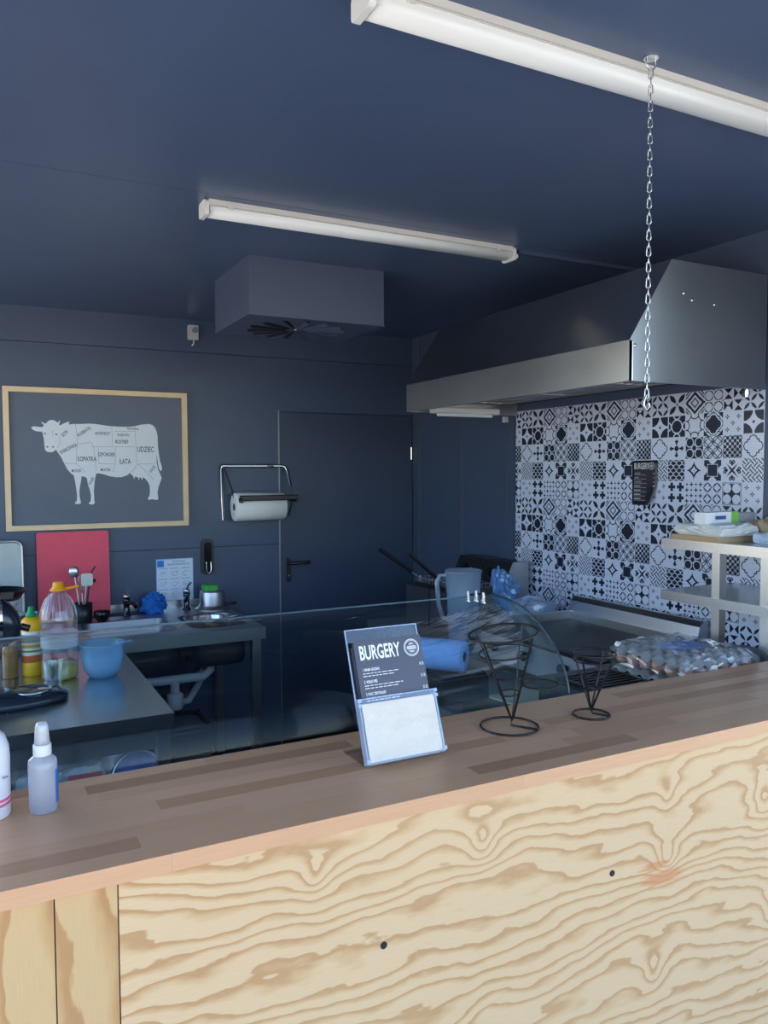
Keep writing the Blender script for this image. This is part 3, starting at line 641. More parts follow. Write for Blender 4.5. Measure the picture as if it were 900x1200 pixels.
def basin(mb, lp, z, depth):
    m = len(lp); cx_ = sum(p[0] for p in lp)/m; cy_ = sum(p[1] for p in lp)/m; vs = []
    for k, dz in ((1.,0),(.985,.012),(.96,depth-.03),(.88,depth)): vs += [(cx_+(x-cx_)*k, cy_+(y-cy_)*k, z-dz) for x, y in lp]
    mb.add(vs, [(j*m+i,j*m+(i+1)%m,(j+1)*m+(i+1)%m,(j+1)*m+i) for j in range(3) for i in range(m)], 0, True); mb.add(vs[3*m:], [list(range(m))])
mb = MB(); l1 = plate_hole(mb, (.40,.915,SY0,SY1), (.46,.88,3.87,4.27,.06), SZ); 
l2 = plate_hole(mb, (.915,SX1,SY0,SY1), (.945,1.235,3.87,4.27,.07), SZ); 
mb.add([(SX0,SY0,SZ),(.40,SY0,SZ),(.40,SY1,SZ),(SX0,SY1,SZ)], [(0,1,2,3)])
mb.build('worktop', M_satin, t)
for l_ in (l1, l2):
    mb = MB(); basin(mb, l_, SZ-.0005, .2); mb.build('basin', M_basin, t)
MB().box(SX0, SX1, SY0, SY0+.004, SZ-.062, SZ).box(SX1-.004, SX1, SY0+.004, SY1, SZ-.062, SZ).box(SX0, SX0+.004, SY0+.004, SY1, SZ-.062, SZ).build('apron', M_steel, t)
MB().box(SX0, SX1, SY1-.018, SY1, SZ, SZ+.045).build('upstand', M_steelh, t)
for x, y in ((SX1-.06,SY0+.03),(SX1-.06,SY1-.07),(SX0+.03,SY0+.03),(SX0+.03,SY1-.07)):
    lg = MB().box(x, x+.045, y, y+.045, .04, SZ-.062).build('leg', M_steel, t); MB().cyl((x+.022,y+.022,0),(x+.022,y+.022,.04), .016, n=12).build('foot', M_black, lg)
M_pvc = mat('white_pvc', srgb(205,208,208), .45)
sp_ = MB().tube([(.66,4.1,.70),(.66,4.1,.63),(.70,4.1,.605),(.86,4.1,.605),(.92,4.1,.605)], .024, 10).tube([(1.09,4.1,.70),(1.09,4.1,.64),(1.05,4.1,.605),(.92,4.1,.605)], .024, 10).tube([(.90,4.1,.605),(.90,4.1,.52)], .024, 10).lathe([(.035,0),(.042,.01),(.042,.075),(.03,.085)], (.90,4.1,.45), 18).build('siphon', M_pvc, t)
MB().tube([(.90,4.1,.48),(.98,4.15,.47),(1.08,4.3,.52),(1.12,4.45,.60)], .018, 10).build('waste_pipe', M_pvc, t)
for k in range(4):
    MB().tube([(1.10+.01*k,4.42,.80),(1.12,4.38,.66-.03*k),(1.0,4.3,.52-.02*k),(.8-.04*k,4.3,.50),(.75,4.46,.62+.03*k)], .006, 6).build('hose', mat('grey_hose', srgb(70,74,82), .4), t)
# waste bin
t = thing('waste_bin', (.86, 3.98, 0), 'grey plastic waste bin with a black liner under the sink', 'bin')
MB().prism(rrect(.70,1.03,3.82,4.14,.05,4), 0, .40, 'z').build('bin_body', mat('grey_bin', srgb(96,102,114), .5), t)
mb = MB(); lp = rrect(.695,1.035,3.815,4.145,.05,4); m = len(lp); vs = []
rs = random.Random(5)
for z_, k in ((.30,1.0),(.40,1.02),(.425,.99),(.42,.9),(.33,.86)): vs += [(.865+(x-.865)*k+rs.uniform(-.004,.004), 3.98+(y-3.98)*k+rs.uniform(-.004,.004), z_+rs.uniform(-.012,.008)) for x, y in lp]
mb.add(vs, [(j*m+i,j*m+(i+1)%m,(j+1)*m+(i+1)%m,(j+1)*m+i) for j in range(4) for i in range(m)], 0, True); mb.add(vs[4*m:], [list(range(m))])
mb.build('liner', mat('bin_liner', srgb(22,24,28), .25), t)
# taps
def tap(x, y, label, ang):
    t = thing('tap', (x, y, SZ), label, 'tap', 'taps on the sink')
    c, s = math.cos(ang), math.sin(ang)
    MB().lathe([(.024,0),(.024,.006),(.017,.012),(.016,.075),(.019,.082),(.019,.10)], (x,y,SZ), 18).build('body', mat('dark_chrome', srgb(70,74,82), .15, 1.), t)
    MB().tube([(x,y,SZ+.055),(x+.03*s,y-.03*c,SZ+.075),(x+.09*s,y-.09*c,SZ+.082),(x+.13*s,y-.13*c,SZ+.068)], .010, 10).build('spout', MATS['dark_chrome'], t)
    MB().lathe([(.019,.10),(.018,.115),(.008,.122),(0,.123)], (x,y,SZ), 18).tube([(x,y,SZ+.115),(x+.012,y+.01,SZ+.135),(x+.03,y+.02,SZ+.15)], .0065, 8).build('lever', M_chrome, t)
tap(.715, 4.40, 'tap standing between the red board and the blue cloth', .2); tap(1.050, 4.445, 'tap standing in front of the instruction sheet and beside the steel pot', -.3)
# red board, tray
rot = Matrix.Rotation(math.radians(-4.5), 3, 'X')
t = MB().rbox(.284, .648, 4.505, 4.517, SZ+.0, SZ+.46, .012, 'y'); 
for i, v in enumerate(t.v): t.v[i] = Vector((.46,4.51,SZ)) + Matrix.Rotation(math.radians(-3), 3, 'X') @ (v-Vector((.46,4.51,SZ)))
tag(t.build('cutting_board', mat('red_board', srgb(232,74,98), .5, var=.05, scale=20)), 'tall red plastic cutting board leaning on the wall below the cow picture', 'board')
t = thing('baking_tray', (0, 4.46, SZ), 'grey metal baking tray with a rounded rim leaning at the far left', 'tray')
def lean(mb, a=-4, p=Vector((0,4.46,SZ))):
    q = Matrix.Rotation(math.radians(a), 3, 'X')
    for i, v in enumerate(mb.v): mb.v[i] = p + q @ (v-p)
    return mb
lean(MB().rbox(-.36, .219, 4.46, 4.464, SZ, SZ+.43, .04, 'y', 6)).build('base', mat('tray_grey', srgb(150,158,160), .4, .5, var=.05), t)
lean(MB().tube([(x,4.452,z) for x, z in rrect(-.354,.213,SZ+.006,SZ+.424,.036,6)], .0075, 8, True)).build('rim', mat('tray_rim', srgb(170,176,182), .3, .8), t)
# blue cloth (crumpled)
def crumple(c, r, seed, amp=.35, n=26, m=14, flat=1.):
    rs = random.Random(seed); ph = [(rs.uniform(0,6), rs.uniform(0,6), rs.randint(2,6), rs.randint(2,5)) for _ in range(9)]; mb = MB(); vs = []
    for j in range(m+1):
        th = PI*j/m
        for i in range(n):
            a = 2*PI*i/n; k = 1+amp*sum(math.sin(p+fa*a)*math.cos(q+fb*th*1.7) for p, q, fa, fb in ph)/4.
            z = math.cos(th)*r[2]*k
            vs.append((c[0]+math.sin(th)*math.cos(a)*r[0]*k, c[1]+math.sin(th)*math.sin(a)*r[1]*k, max(c[2]+z, c[2]-r[2]*flat)))
    return mb.add(vs, [(j*n+i,j*n+(i+1)%n,(j+1)*n+(i+1)%n,(j+1)*n+i) for j in range(m) for i in range(n)], 0, False)
tag(crumple((.862,4.42,SZ+.048), (.062,.05,.06), 3, .4, flat=.8).build('cleaning_cloth', mat('blue_cloth', srgb(28,104,190), .8, var=.3, scale=40)), 'crumpled blue cleaning cloth on the sink edge', 'cloth')
# pots on and in the sink
t = thing('upturned_pot', (1.185, 4.40, SZ), 'upturned small steel pot with a green sponge on the sink', 'pot')
MB().lathe([(.098,0),(.098,.006),(.086,.012),(.072,.03),(.070,.10),(.066,.108),(0,.109)], (1.185,4.40,SZ+.0), 32).build('body', M_steel, t)
MB().tube([(1.25,4.36,SZ+.03),(1.29,4.34,SZ+.035),(1.31,4.37,SZ+.03)], .007, 8).build('handle', M_black, t)
tag(MB().rbox(1.130, 1.21, 4.37, 4.43, SZ+.1095, SZ+.139, .012, 'y').build('sponge', mat('green_sponge', srgb(70,170,70), .9, var=.15, scale=60, bump=.4)), 'green sponge lying on the upturned steel pot', 'sponge')
t = thing('steel_pan', (1.07, 4.08, SZ-.19), 'shiny steel pan sitting in the right hand sink basin', 'pan')
MB().lathe([(0,0),(.10,0),(.108,.006),(.110,.20),(.116,.206),(.112,.208),(.106,.20),(.104,.012),(0,.010)], (1.06,4.07,SZ-.19), 36).build('body', M_chrome, t)
MB().tube([(1.16,4.02,SZ),(1.20,3.99,SZ+.012),(1.235,4.0,SZ+.016),(1.24,4.06,SZ+.014),(1.17,4.10,SZ)], .005, 8).build('handle', M_chrome, t)
# utensils
t = thing('utensil_pot', (.485, 4.33, SZ), 'black pot for kitchen utensils in front of the red board', 'pot')
MB().lathe([(.042,0),(.046,.004),(.048,.10),(.046,.10),(.043,.006),(0,.006)], (.485,4.33,SZ), 24).build('pot', M_black, t)
rs = random.Random(2)
tag(MB().tube([(.478,4.33,SZ+.012),(.45,4.34,SZ+.24)], .0045, 7).lathe([(.0,-.03),(.018,-.024),(.026,0),(.020,.026),(0,.032)], (.446,4.34,SZ+.262), 14, sy=.25).build('kitchen_spoon', M_steel), 'steel serving spoon standing leftmost in the utensil pot', 'spoon')
tag(MB().tube([(.488,4.325,SZ+.012),(.505,4.32,SZ+.21)], .004, 7).rbox(.478,.536,4.317,4.323,SZ+.19,SZ+.255,.012,'y').build('spatula', M_steel), 'steel spatula standing in the utensil pot', 'spatula')
mb = MB().tube([(.49,4.345,SZ+.012),(.487,4.35,SZ+.15)], .006, 7)
for k in range(5):
    a = PI*k/5; mb.tube([(.487+math.cos(a)*r_, 4.35+math.sin(a)*r_, SZ+z_) for r_, z_ in ((0,.15),(.018,.19),(.022,.225),(0,.255),(-.022,.225),(-.018,.19),(0,.15))], .0012, 5)
tag(mb.build('whisk', M_steel), 'wire whisk standing in the utensil pot', 'whisk')
tag(MB().tube([(.497,4.345,SZ+.012),(.53,4.36,SZ+.25),(.555,4.365,SZ+.285)], .0045, 7).lathe([(0,-.004),(.024,0),(.03,.014),(.028,.014),(.02,.002),(0,0)], (.531,4.375,SZ+.20), 14).build('ladle', M_black), 'black ladle leaning right in the utensil pot', 'ladle')
t = thing('black_bowl', (.545, 4.30, SZ), 'small shiny black bowl beside the utensil pot', 'bowl')
MB().lathe([(.02,0),(.024,.003),(.038,.03),(.042,.055),(.040,.056),(.034,.03),(.02,.008),(0,.008)], (.575,4.30,SZ), 22).build('bowl', MATS['gloss_black'], t)
# crockery at the far left of the sink table
tag(MB().lathe([(0,0),(.135,0),(.14,.004),(.14,.10),(.146,.104),(.14,.106),(.135,.10),(.133,.008),(0,.008)], (.06,4.12,SZ), 36).build('stock_pot', M_steel), 'wide steel pot standing under the pans at the far left', 'pot')
tag(MB().lathe([(.05,.0),(.06,.004),(.12,.055),(.133,.085),(.13,.086),(.115,.055),(.055,.012),(0,.012)], (.05,4.12,SZ+.095), 36).build('white_bowl', mat('white_ceramic', srgb(222,226,226), .25)), 'white bowl stacked in the steel pot at the far left', 'bowl')
t = thing('frying_pan', (.06, 4.12, SZ+.182), 'black frying pan resting on the white bowl at the far left', 'pan')
MB().lathe([(0,.0),(.115,.0),(.125,.004),(.150,.040),(.153,.042),(.148,.043),(.122,.008),(0,.006)], (.06,4.12,SZ+.182), 40).build('pan', M_blackm, t)
MB().tube([(-.08,4.16,SZ+.215),(-.16,4.19,SZ+.235),(-.30,4.24,SZ+.245)], .011, 8).build('handle', M_black, t)
MB().lathe([(.0,0),(.07,.0),(.085,.03),(.084,.03),(.068,.004),(0,.004)], (.20,4.30,SZ), 24).build('mixing_bowl', M_chrome).__setitem__('label', 'small steel mixing bowl behind the mustard bottle')
bpy.data.objects['mixing_bowl']['category'] = 'bowl'
# ------------------------------------------------------------------ worktable at the left with what stands on it
TZ = .90; TX0, TX1, TY0, TY1 = -.60, .560, 2.560, 3.66
t = thing('work_table', (0, 3.15, 0), 'stainless steel worktable carrying the mixer, bottles and blue bowl', 'table')
MB().rbox(TX0, TX1, TY0, TY1, TZ-.045, TZ, .006, 'z').build('table_top', M_steelh, t)
MB().box(TX0+.03, TX1-.03, TY0+.02, TY0+.024, TZ-.115, TZ-.045).box(TX1-.034, TX1-.03, TY0+.03, TY1-.03, TZ-.115, TZ-.045).build('apron', M_steel, t)
sh = MB().box(TX0+.03, TX1-.06, TY0+.03, TY1-.03, .545, .565).build('lower_shelf', M_steelh, t)
for x, y in ((TX1-.055,TY0+.01),(TX1-.055,TY1-.055),(TX0+.01,TY0+.01),(TX0+.01,TY1-.055)):
    lg = MB().box(x, x+.042, y, y+.042, .035, TZ-.045).build('leg', M_steel, t); MB().cyl((x+.021,y+.021,0),(x+.021,y+.021,.035), .016, n=12).build('foot', M_black, lg)
# packs on the lower shelf
M_film = mat('cling_pack', srgb(196,214,222), .2, var=.16, scale=18, bump=.5)
def softbox(x0, x1, y0, y1, z0, z1, seed, amp=.012, n=9):
    rs = random.Random(seed); mb = MB(); G = {}
    def P(u, v, w):
        k = (round(u,4), round(v,4), round(w,4))
        if k not in G:
            b = .82+.18*math.cos((w-.5)*PI*.9) ; G[k] = Vector((x0+(x1-x0)*(.5+(u-.5)*b)+rs.uniform(-amp,amp), y0+(y1-y0)*(.5+(v-.5)*b)+rs.uniform(-amp,amp), z0+(z1-z0)*w+(rs.uniform(-amp,amp) if w > 0 else 0)))
        return G[k]
    for i in range(n):
        for j in range(n):
            a, b, c, d = i/n, (i+1)/n, j/n, (j+1)/n
            for q in (((a,c,1),(b,c,1),(b,d,1),(a,d,1)),((a,c,0),(a,d,0),(b,d,0),(b,c,0)),((a,0,c),(b,0,c),(b,0,d),(a,0,d)),((a,1,c),(a,1,d),(b,1,d),(b,1,c)),((0,a,c),(0,a,d),(0,b,d),(0,b,c)),((1,a,c),(1,b,c),(1,b,d),(1,a,d))):
                mb.add([P(*x) for x in q], [(0,1,2,3)])
    return mb
t = thing('wrapped_pack', (.25, 2.82, .565), 'long clear wrapped pack with pink print under the worktable', 'pack')
softbox(.08, .360, 2.64, 2.92, .565, .735, 4, .008).build('wrapping', M_film, t)
MB().box(.24, .340, 2.632, 2.636, .70, .722).build('pink_print', mat('pink_print', srgb(226,120,130), .5), t)
tag(softbox(-.12, .07, 2.70, 2.95, .565, .70, 9, .012).build('plastic_bag', mat('pale_bag', srgb(205,222,230), .3, var=.1, scale=20)), 'pale plastic bag under the worktable at the far left', 'bag')
t = thing('steel_disc', (.46, 2.78, .565), 'round steel rimmed pack with a blue face under the table corner', 'disc')
Rd = Matrix.Rotation(math.radians(68), 3, 'X') @ Matrix.Rotation(math.radians(0), 3, 'Z'); cd = (.465, 2.70, .655)
MB().lathe([(0,-.012),(.078,-.012),(.082,-.006),(.082,.006),(.078,.012),(0,.012)], cd, 32, R=Rd).build('face', mat('blue_pack', srgb(96,130,196), .35, var=.3, scale=30), t)
MB().tube([Vector(cd)+Rd@Vector((.084*math.cos(a),.084*math.sin(a),0)) for a in [2*PI*i/36 for i in range(36)]], .007, 8, True).build('rim', M_chrome, t)
tag(crumple((.46,2.92,.615), (.04,.06,.05), 8, .4, flat=.9).build('clear_bag', clear('bag_film', (.9,.95,1), .12, .15, .25)), 'crumpled clear bag under the table by its leg', 'bag')
# mustard bottle
t = thing('mustard_bottle', (.182, 3.31, TZ), 'yellow squeeze bottle with a green nozzle cap', 'bottle')
c = (.182, 3.31, TZ)
MB().lathe([(.034,0),(.037,.004),(.037,.048),(.0355,.052),(.0355,.175),(.037,.18),(.0375,.20),(.034,.215),(.022,.226),(.016,.228)], c, 28).build('body', mat('mustard_yellow', srgb(250,186,24), .35, var=.03), t)
MB().lathe([(.0358,.0),(.0362,.002),(.0362,.118),(.0358,.12)], (c[0],c[1],TZ+.054), 28).build('label', bands('mustard_label', [(0,(206,96,44)),(.26,(232,226,206)),(.36,(90,130,90)),(.42,(236,228,210)),(.50,(226,160,40)),(.62,(228,224,212)),(.66,(120,140,120)),(.92,(232,228,216))], 2, .054, .174), t)
MB().lathe([(.020,.0),(.020,.012),(.012,.017),(.0095,.036),(.008,.040),(0,.041)], (c[0],c[1],TZ+.226), 20).build('cap', mat('cap_green', srgb(22,160,96), .4), t)
# oil bottle
t = thing('oil_bottle', (.272, 3.20, TZ), 'large clear oil bottle with a yellow handled cap, nearly empty', 'bottle')
c = (.272, 3.20, TZ); R0 = .066
prof = [(.055,0),(R0,.008)]
for i in range(14):
    z_ = .02+i*.0135; prof.append((R0-.0022*(i % 2), z_))
prof += [(R0,.215),(R0+.002,.225),(R0,.235),(R0*.93,.265),(R0*.72,.30),(R0*.42,.325),(.019,.335),(.017,.345)]
MB().lathe(prof, c, 36).build('bottle', clear('pet_plastic', (.94,.97,.98), .08, .05, .05, (.85,.92,.96)), t)
for i in range(16):
    a = 2*PI*i/16; MB().tube([(c[0]+r_*math.cos(a), c[1]+r_*math.sin(a), TZ+z_) for r_, z_ in ((R0+.001,.236),(R0*.94,.266),(R0*.73,.301),(R0*.45,.323))], .0022, 5).build('rib', MATS['pet_plastic'], t)
MB().lathe([(.05,.003),(R0-.003,.010),(R0-.003,.062),(0,.064)], c, 32).build('oil', clear('oil_liquid', (.85,.82,.35), .05, .05, .45, (.78,.74,.16)), t)
MB().lathe([(R0+.0006,.125),(R0+.0009,.127),(R0+.0009,.178),(R0+.0006,.18)], c, 36).build('label', clear('milky_label', (.9,.95,1), .05, .2, .55, (.82,.90,.95)), t)
cp = MB().lathe([(.022,.333),(.025,.336),(.025,.346),(.020,.350),(.0185,.366),(.016,.370),(0,.370)], c, 24).build('cap', mat('cap_yellow', srgb(246,168,20), .4), t)
MB().tube([(c[0]+.022,c[1],TZ+.341),(c[0]+.05,c[1]-.005,TZ+.345),(c[0]+.072,c[1]-.01,TZ+.351)], .0055, 8).ring((c[0],c[1],TZ+.339), .026, .0045, 24).build('carry_strap', MATS['cap_yellow'], cp)
# tumbler
t = thing('glass_tumbler', (.237, 3.075, TZ), 'small clear glass tumbler in front of the oil bottle', 'glass')
MB().lathe([(.026,0),(.028,.003),(.035,.092),(.037,.10),(.0355,.101),(.033,.092),(.0255,.008),(0,.008)], (.237,3.075,TZ), 28).build('glass', clear('tumbler_glass', (.93,.97,.97), .1, .03), t)
# blue bowl
t = thing('mixing_bowl', (.42, 3.16, TZ), 'translucent blue plastic bowl on the worktable', 'bowl')
MB().lathe([(.040,0),(.050,.002),(.068,.03),(.078,.075),(.081,.125),(.086,.128),(.086,.131),(.079,.130),(.075,.075),(.064,.034),(.046,.008),(0,.007)], (.42,3.16,TZ), 40).build('bowl', clear('blue_plastic', (.72,.88,1.0), .06, .12, .50, (.50,.80,1.0)), t)
MB().rbox(.480, .530, 3.148, 3.172, TZ+.124, TZ+.130, .004, 'z').build('pour_lip', MATS['blue_plastic'], t)
for k, (x, y) in enumerate(((.40,3.15),(.44,3.165))):
    tag(MB().lathe([(0,0),(.010,.003),(.014,.014),(.012,.026),(0,.034)], (x,y,TZ+.0085), 14).build('whisk_attachment', M_chrome), ('left' if k == 0 else 'right')+' one of two steel mixer heads lying in the blue bowl', 'attachment', 'steel heads in the blue bowl')
# tiny egg beside
tag(MB().lathe([(0,0),(.014,.004),(.021,.018),(.019,.034),(.010,.048),(0,.053)], (.315,3.33,TZ), 18).build('egg', mat('egg_shell', srgb(226,160,128), .5)), 'brown egg standing behind the oil bottle', 'egg')
# jars behind the mixer
for k, (x, y, r_, h_, cname, cc, lab) in enumerate(((.105,3.30,.028,.13,'jar_amber',(150,110,60),'amber spice jar with a chrome lid behind the mixer'),(.04,3.38,.030,.16,'jar_blue',(70,100,160),'blue jar with a chrome lid behind the mixer'))):
    t = thing('spice_jar', (x, y, TZ), lab, 'jar')
    MB().lathe([(r_*.9,0),(r_,.004),(r_,h_-.02),(r_*.8,h_)], (x,y,TZ), 20).build('jar', mat(cname, srgb(*cc), .15, var=.2, scale=30), t)
    MB().lathe([(r_*.85,h_),(r_*.87,h_+.002),(r_*.87,h_+.02),(0,h_+.021)], (x,y,TZ), 20).build('lid', M_chrome, t)
# stand mixer, head to the right
t = thing('stand_mixer', (.05, 2.92, TZ), 'black stand mixer with a chrome bowl plate at the left edge', 'mixer')
my = 2.92; M_mix = mat('mixer_black', srgb(34,42,56), .22, var=.05, coat=.4)
def oval(cx_, cy_, a, b, z, n=28): return [(cx_+a*math.cos(2*PI*i/n), cy_+b*math.sin(2*PI*i/n), z) for i in range(n)]
def loft(rings):
    mb = MB(); n = len(rings[0]); vs = [v for r_ in rings for v in r_]
    mb.add(vs, [(j*n+i,j*n+(i+1)%n,(j+1)*n+(i+1)%n,(j+1)*n+i) for j in range(len(rings)-1) for i in range(n)], 0, True)
    mb.add(rings[0], [list(range(n))[::-1]]); mb.add(rings[-1], [list(range(n))]); return mb
base = loft([oval(.06,my,.205,.095,TZ),oval(.06,my,.215,.105,TZ+.006),oval(.06,my,.212,.102,TZ+.022),oval(.05,my,.19,.085,TZ+.034),oval(-.02,my,.11,.07,TZ+.05)]).build('base', M_mix, t)
loft([oval(-.03,my,.105,.068,TZ+.04),oval(-.05,my,.075,.058,TZ+.09),oval(-.06,my,.062,.052,TZ+.15),oval(-.06,my,.062,.052,TZ+.21),oval(-.06,my,.08,.06,TZ+.26)]).build('column', M_mix, t)
hr = []
for s_, ry, rz, zc_ in ((-.16,.02,.02,.315),(-.145,.05,.06,.313),(-.09,.066,.084,.312),(-.02,.07,.092,.304),(.05,.066,.086,.292),(.095,.058,.070,.276),(.12,.045,.050,.266),(.128,.02,.02,.262)):
    hr.append([(s_, my+ry*math.cos(2*PI*i/20), TZ+zc_+.0+rz*math.sin(2*PI*i/20)) for i in range(20)])
hd = loft(hr).build('motor_head', M_mix, t)
loft([[(x+.10*0, my+ (r_*.77+.003)*math.cos(2*PI*i/20), TZ+z_+(r_+.003)*math.sin(2*PI*i/20)) for i in range(20)] for x, r_, z_ in ((.058,.0835,.290),(.072,.079,.286))]).build('trim_band', M_chrome, hd)
MB().rbox(.07, .11, my-.03, my+.03, TZ+.362, TZ+.377, .006, 'z').build('rear_latch', M_black, hd)
MB().cyl((.128,my,TZ+.262),(.155,my,TZ+.252), .012, n=14).build('hub_cap', M_black, hd)
MB().cyl((.075,my,TZ+.20),(.075,my,TZ+.245), .016, n=14).build('shaft', M_chrome, hd)
MB().lathe([(0,0),(.060,0),(.066,.004),(.066,.010),(.060,.010),(.056,.006),(0,.006)], (.155,my,TZ+.0345), 32).build('bowl_plate', M_chrome, base)

# ------------------------------------------------------------------ curved glass display case
GX0, GX1 = -.60, 1.395
t = thing('display_case', (.40, 1.86, 0), 'low display case with curved glass front behind the counter', 'display case')
gp = [(1.6080,1.02),(1.6085,1.060),(1.6145,1.109),(1.632,1.155),(1.662,1.200),(1.714,1.246),(1.790,1.284),(1.870,1.304),(1.956,1.3075),(2.048,1.297),(2.085,1.286)]
def smooth(P, k=5):
    out = []
    for i in range(len(P)-1):
        p0 = Vector(P[max(i-1,0)]).to_3d(); p1 = Vector(P[i]).to_3d(); p2 = Vector(P[i+1]).to_3d(); p3 = Vector(P[min(i+2,len(P)-1)]).to_3d()
        for j in range(k):
            s_ = j/k; out.append(((p1*2+(p2-p0)*s_+(p0*2-p1*5+p2*4-p3)*s_*s_+(p1*3-p0-p2*3+p3)*s_**3)*.5).to_2d())
    out.append(Vector(P[-1])); return out
GC = smooth(gp, 6); GT = .006
for _ in range(60): GC = [GC[0], GC[1]]+[(GC[i-1]+GC[i]*2+GC[i+1])/4 for i in range(2, len(GC)-1)]+[GC[-1]]
def offs(P, d):
    o = []
    for i, p in enumerate(P):
        a = P[max(i-1,0)]; b = P[min(i+1,len(P)-1)]; tg = (b-a).normalized(); o.append(p + Vector((tg.y, -tg.x))*d)
    return o
GI = offs(GC, GT); n = len(GC)
vs = [(x,p.x,p.y) for x in (GX0+.002,GX1-.008) for p in GC] + [(x,p.x,p.y) for x in (GX0+.002,GX1-.008) for p in GI]
mb = MB()
mb.add(vs, [(i,i+1,n+i+1,n+i) for i in range(n-1)]+[(2*n+i,3*n+i,3*n+i+1,2*n+i+1) for i in range(n-1)], 0, True)
mb.add(vs, [(0,n,3*n,2*n),(n-1,3*n-1,4*n-1,2*n-1)]+[(i,2*n+i,2*n+i+1,i+1) for i in range(n-1)]+[(n+i,n+i+1,3*n+i+1,3*n+i) for i in range(n-1)], 0, False)
# merge the doubled verts so the shell is watertight
def weld(o):
    bm = bmesh.new(); bm.from_mesh(o.data); bmesh.ops.remove_doubles(bm, verts=bm.verts, dist=1e-6); bmesh.ops.recalc_face_normals(bm, faces=bm.faces)
    bm.to_mesh(o.data); bm.free()
fg = mb.build('curved_glass', clear('case_glass', (.92,.97,.98), .009, .005, graze=.42), t); weld(fg)
for p in fg.data.polygons: p.use_smooth = abs(p.normal.x) < .5 and p.area > .015
M_side = clear('side_glass', (.88,.95,.95), .03, .01)
M_gedge = mat('glass_edge', srgb(40,62,70), .15, var=.05)
sp = [(p.x, p.y) for p in GC]
for xx, s_ in ((GX1-.006,1),(GX0-.004,-1)):
    pane = MB().prism(sp+[(2.105,1.14),(2.128,.90),(1.61,.90)], xx, xx+.006, 'x').build('side_pane', M_side, t)
    MB().tube([(xx+.003,p.x,p.y+.0022) for p in GC], .0036, 6).build('edge_trim', M_gedge, pane)
for y_, z_ in ((2.075,1.293),(2.03,1.300),(1.99,1.300)):
    MB().cyl((GX1-.018,y_,z_-.022),(GX1-.018,y_,z_+.010), .005, n=10).cyl((GX1-.018,y_,z_-.024),(GX1-.018,y_,z_-.020), .009, n=12).build('glass_clip', M_chrome, t)
MB().cyl((GX0+.01,GC[-1].x+.0016,GC[-1].y-.003),(GX1-.01,GC[-1].x+.0016,GC[-1].y-.003), .0026, n=8).build('polished_edge', mat('edge_pale', srgb(112,130,140), .2, var=.02), t)
MB().box(GX0, GX1, 1.604, 1.625, .865, 1.019).build('sill', M_black, t)
MB().box(GX0, GX1, 1.604, 2.125, .12, .865).build('cabinet', mat('case_cabinet', srgb(44,48,56), .4, .3), t)
MB().box(GX0+.05, GX1-.05, 1.66, 2.10, .02, .12).build('plinth', M_dark, t)
MB().box(GX0, GX1, 1.635, 2.12, .865, .872).build('display_floor', M_steelh, t)
# ------------------------------------------------------------------ things on the counter
def cone_stand(c, apex, top, rb, rt, rings, label, tilt_n, loop=None):
    t = thing('cone_stand', (c[0], c[1], ZT), label, 'cone stand', 'black wire cone stands')
    w = .0025; A_ = Vector(apex); T_ = Vector(top); ax = (T_-A_).normalized()
    MB().ring((c[0],c[1],ZT+w), rb, w, 48, 7).build('base_ring', mat('black_wire', srgb(16,17,20), .18, .0, var=.05), t)
    MB().tube([(c[0]+rb*.62,c[1]-rb*.77,ZT+w),(c[0]+.003,c[1],ZT+w*2.0),A_-Vector((0,0,.004)),A_+ax*.004], w, 7).build('base_bar', M_blackm, t)
    u = ax.orthogonal().normalized(); v = ax.cross(u)
    MB().ring(T_, rt, w*1.15, 48, 7, nor=ax).build('top_ring', M_blackm, t)
    for k in range(4):
        a = PI/4+PI/2*k+.35; MB().tube([A_+(u*math.cos(a)+v*math.sin(a))*.003, T_+(u*math.cos(a)+v*math.sin(a))*rt], w, 7).build('upright_wire', M_blackm, t)
    for s_ in rings: MB().ring(A_+(T_-A_)*s_, rt*s_-.001, w*.75, 40, 6, nor=ax).build('hoop', M_blackm, t)
    if loop:
        lc, lr = Vector(loop[0]), loop[1]
        lb = MB().ring(lc, lr, w, 40, 7).build('sauce_ring', M_blackm, t)
        a = A_+(T_-A_)*.42; d = (lc-a); d.z = 0; d.normalize()
        MB().tube([a+d*rt*.40, lc-d*lr+Vector((0,0,.012)), lc-d*lr], w, 7).build('ring_arm', M_blackm, lb)
    return t
cone_stand((1.078,1.453), (1.085,1.453,1.112), (1.060,1.453,1.312), .066, .078, (.30,.52,.78), 'taller black wire cone stand with a sauce ring beside the menu holder', 0, ((1.159,1.445,1.184), .043))
cone_stand((1.305,1.432), (1.304,1.432,1.112), (1.308,1.432,1.244), .043, .054, (.35,.62,.86), 'smaller black wire cone stand on the right of the tall one', 0)

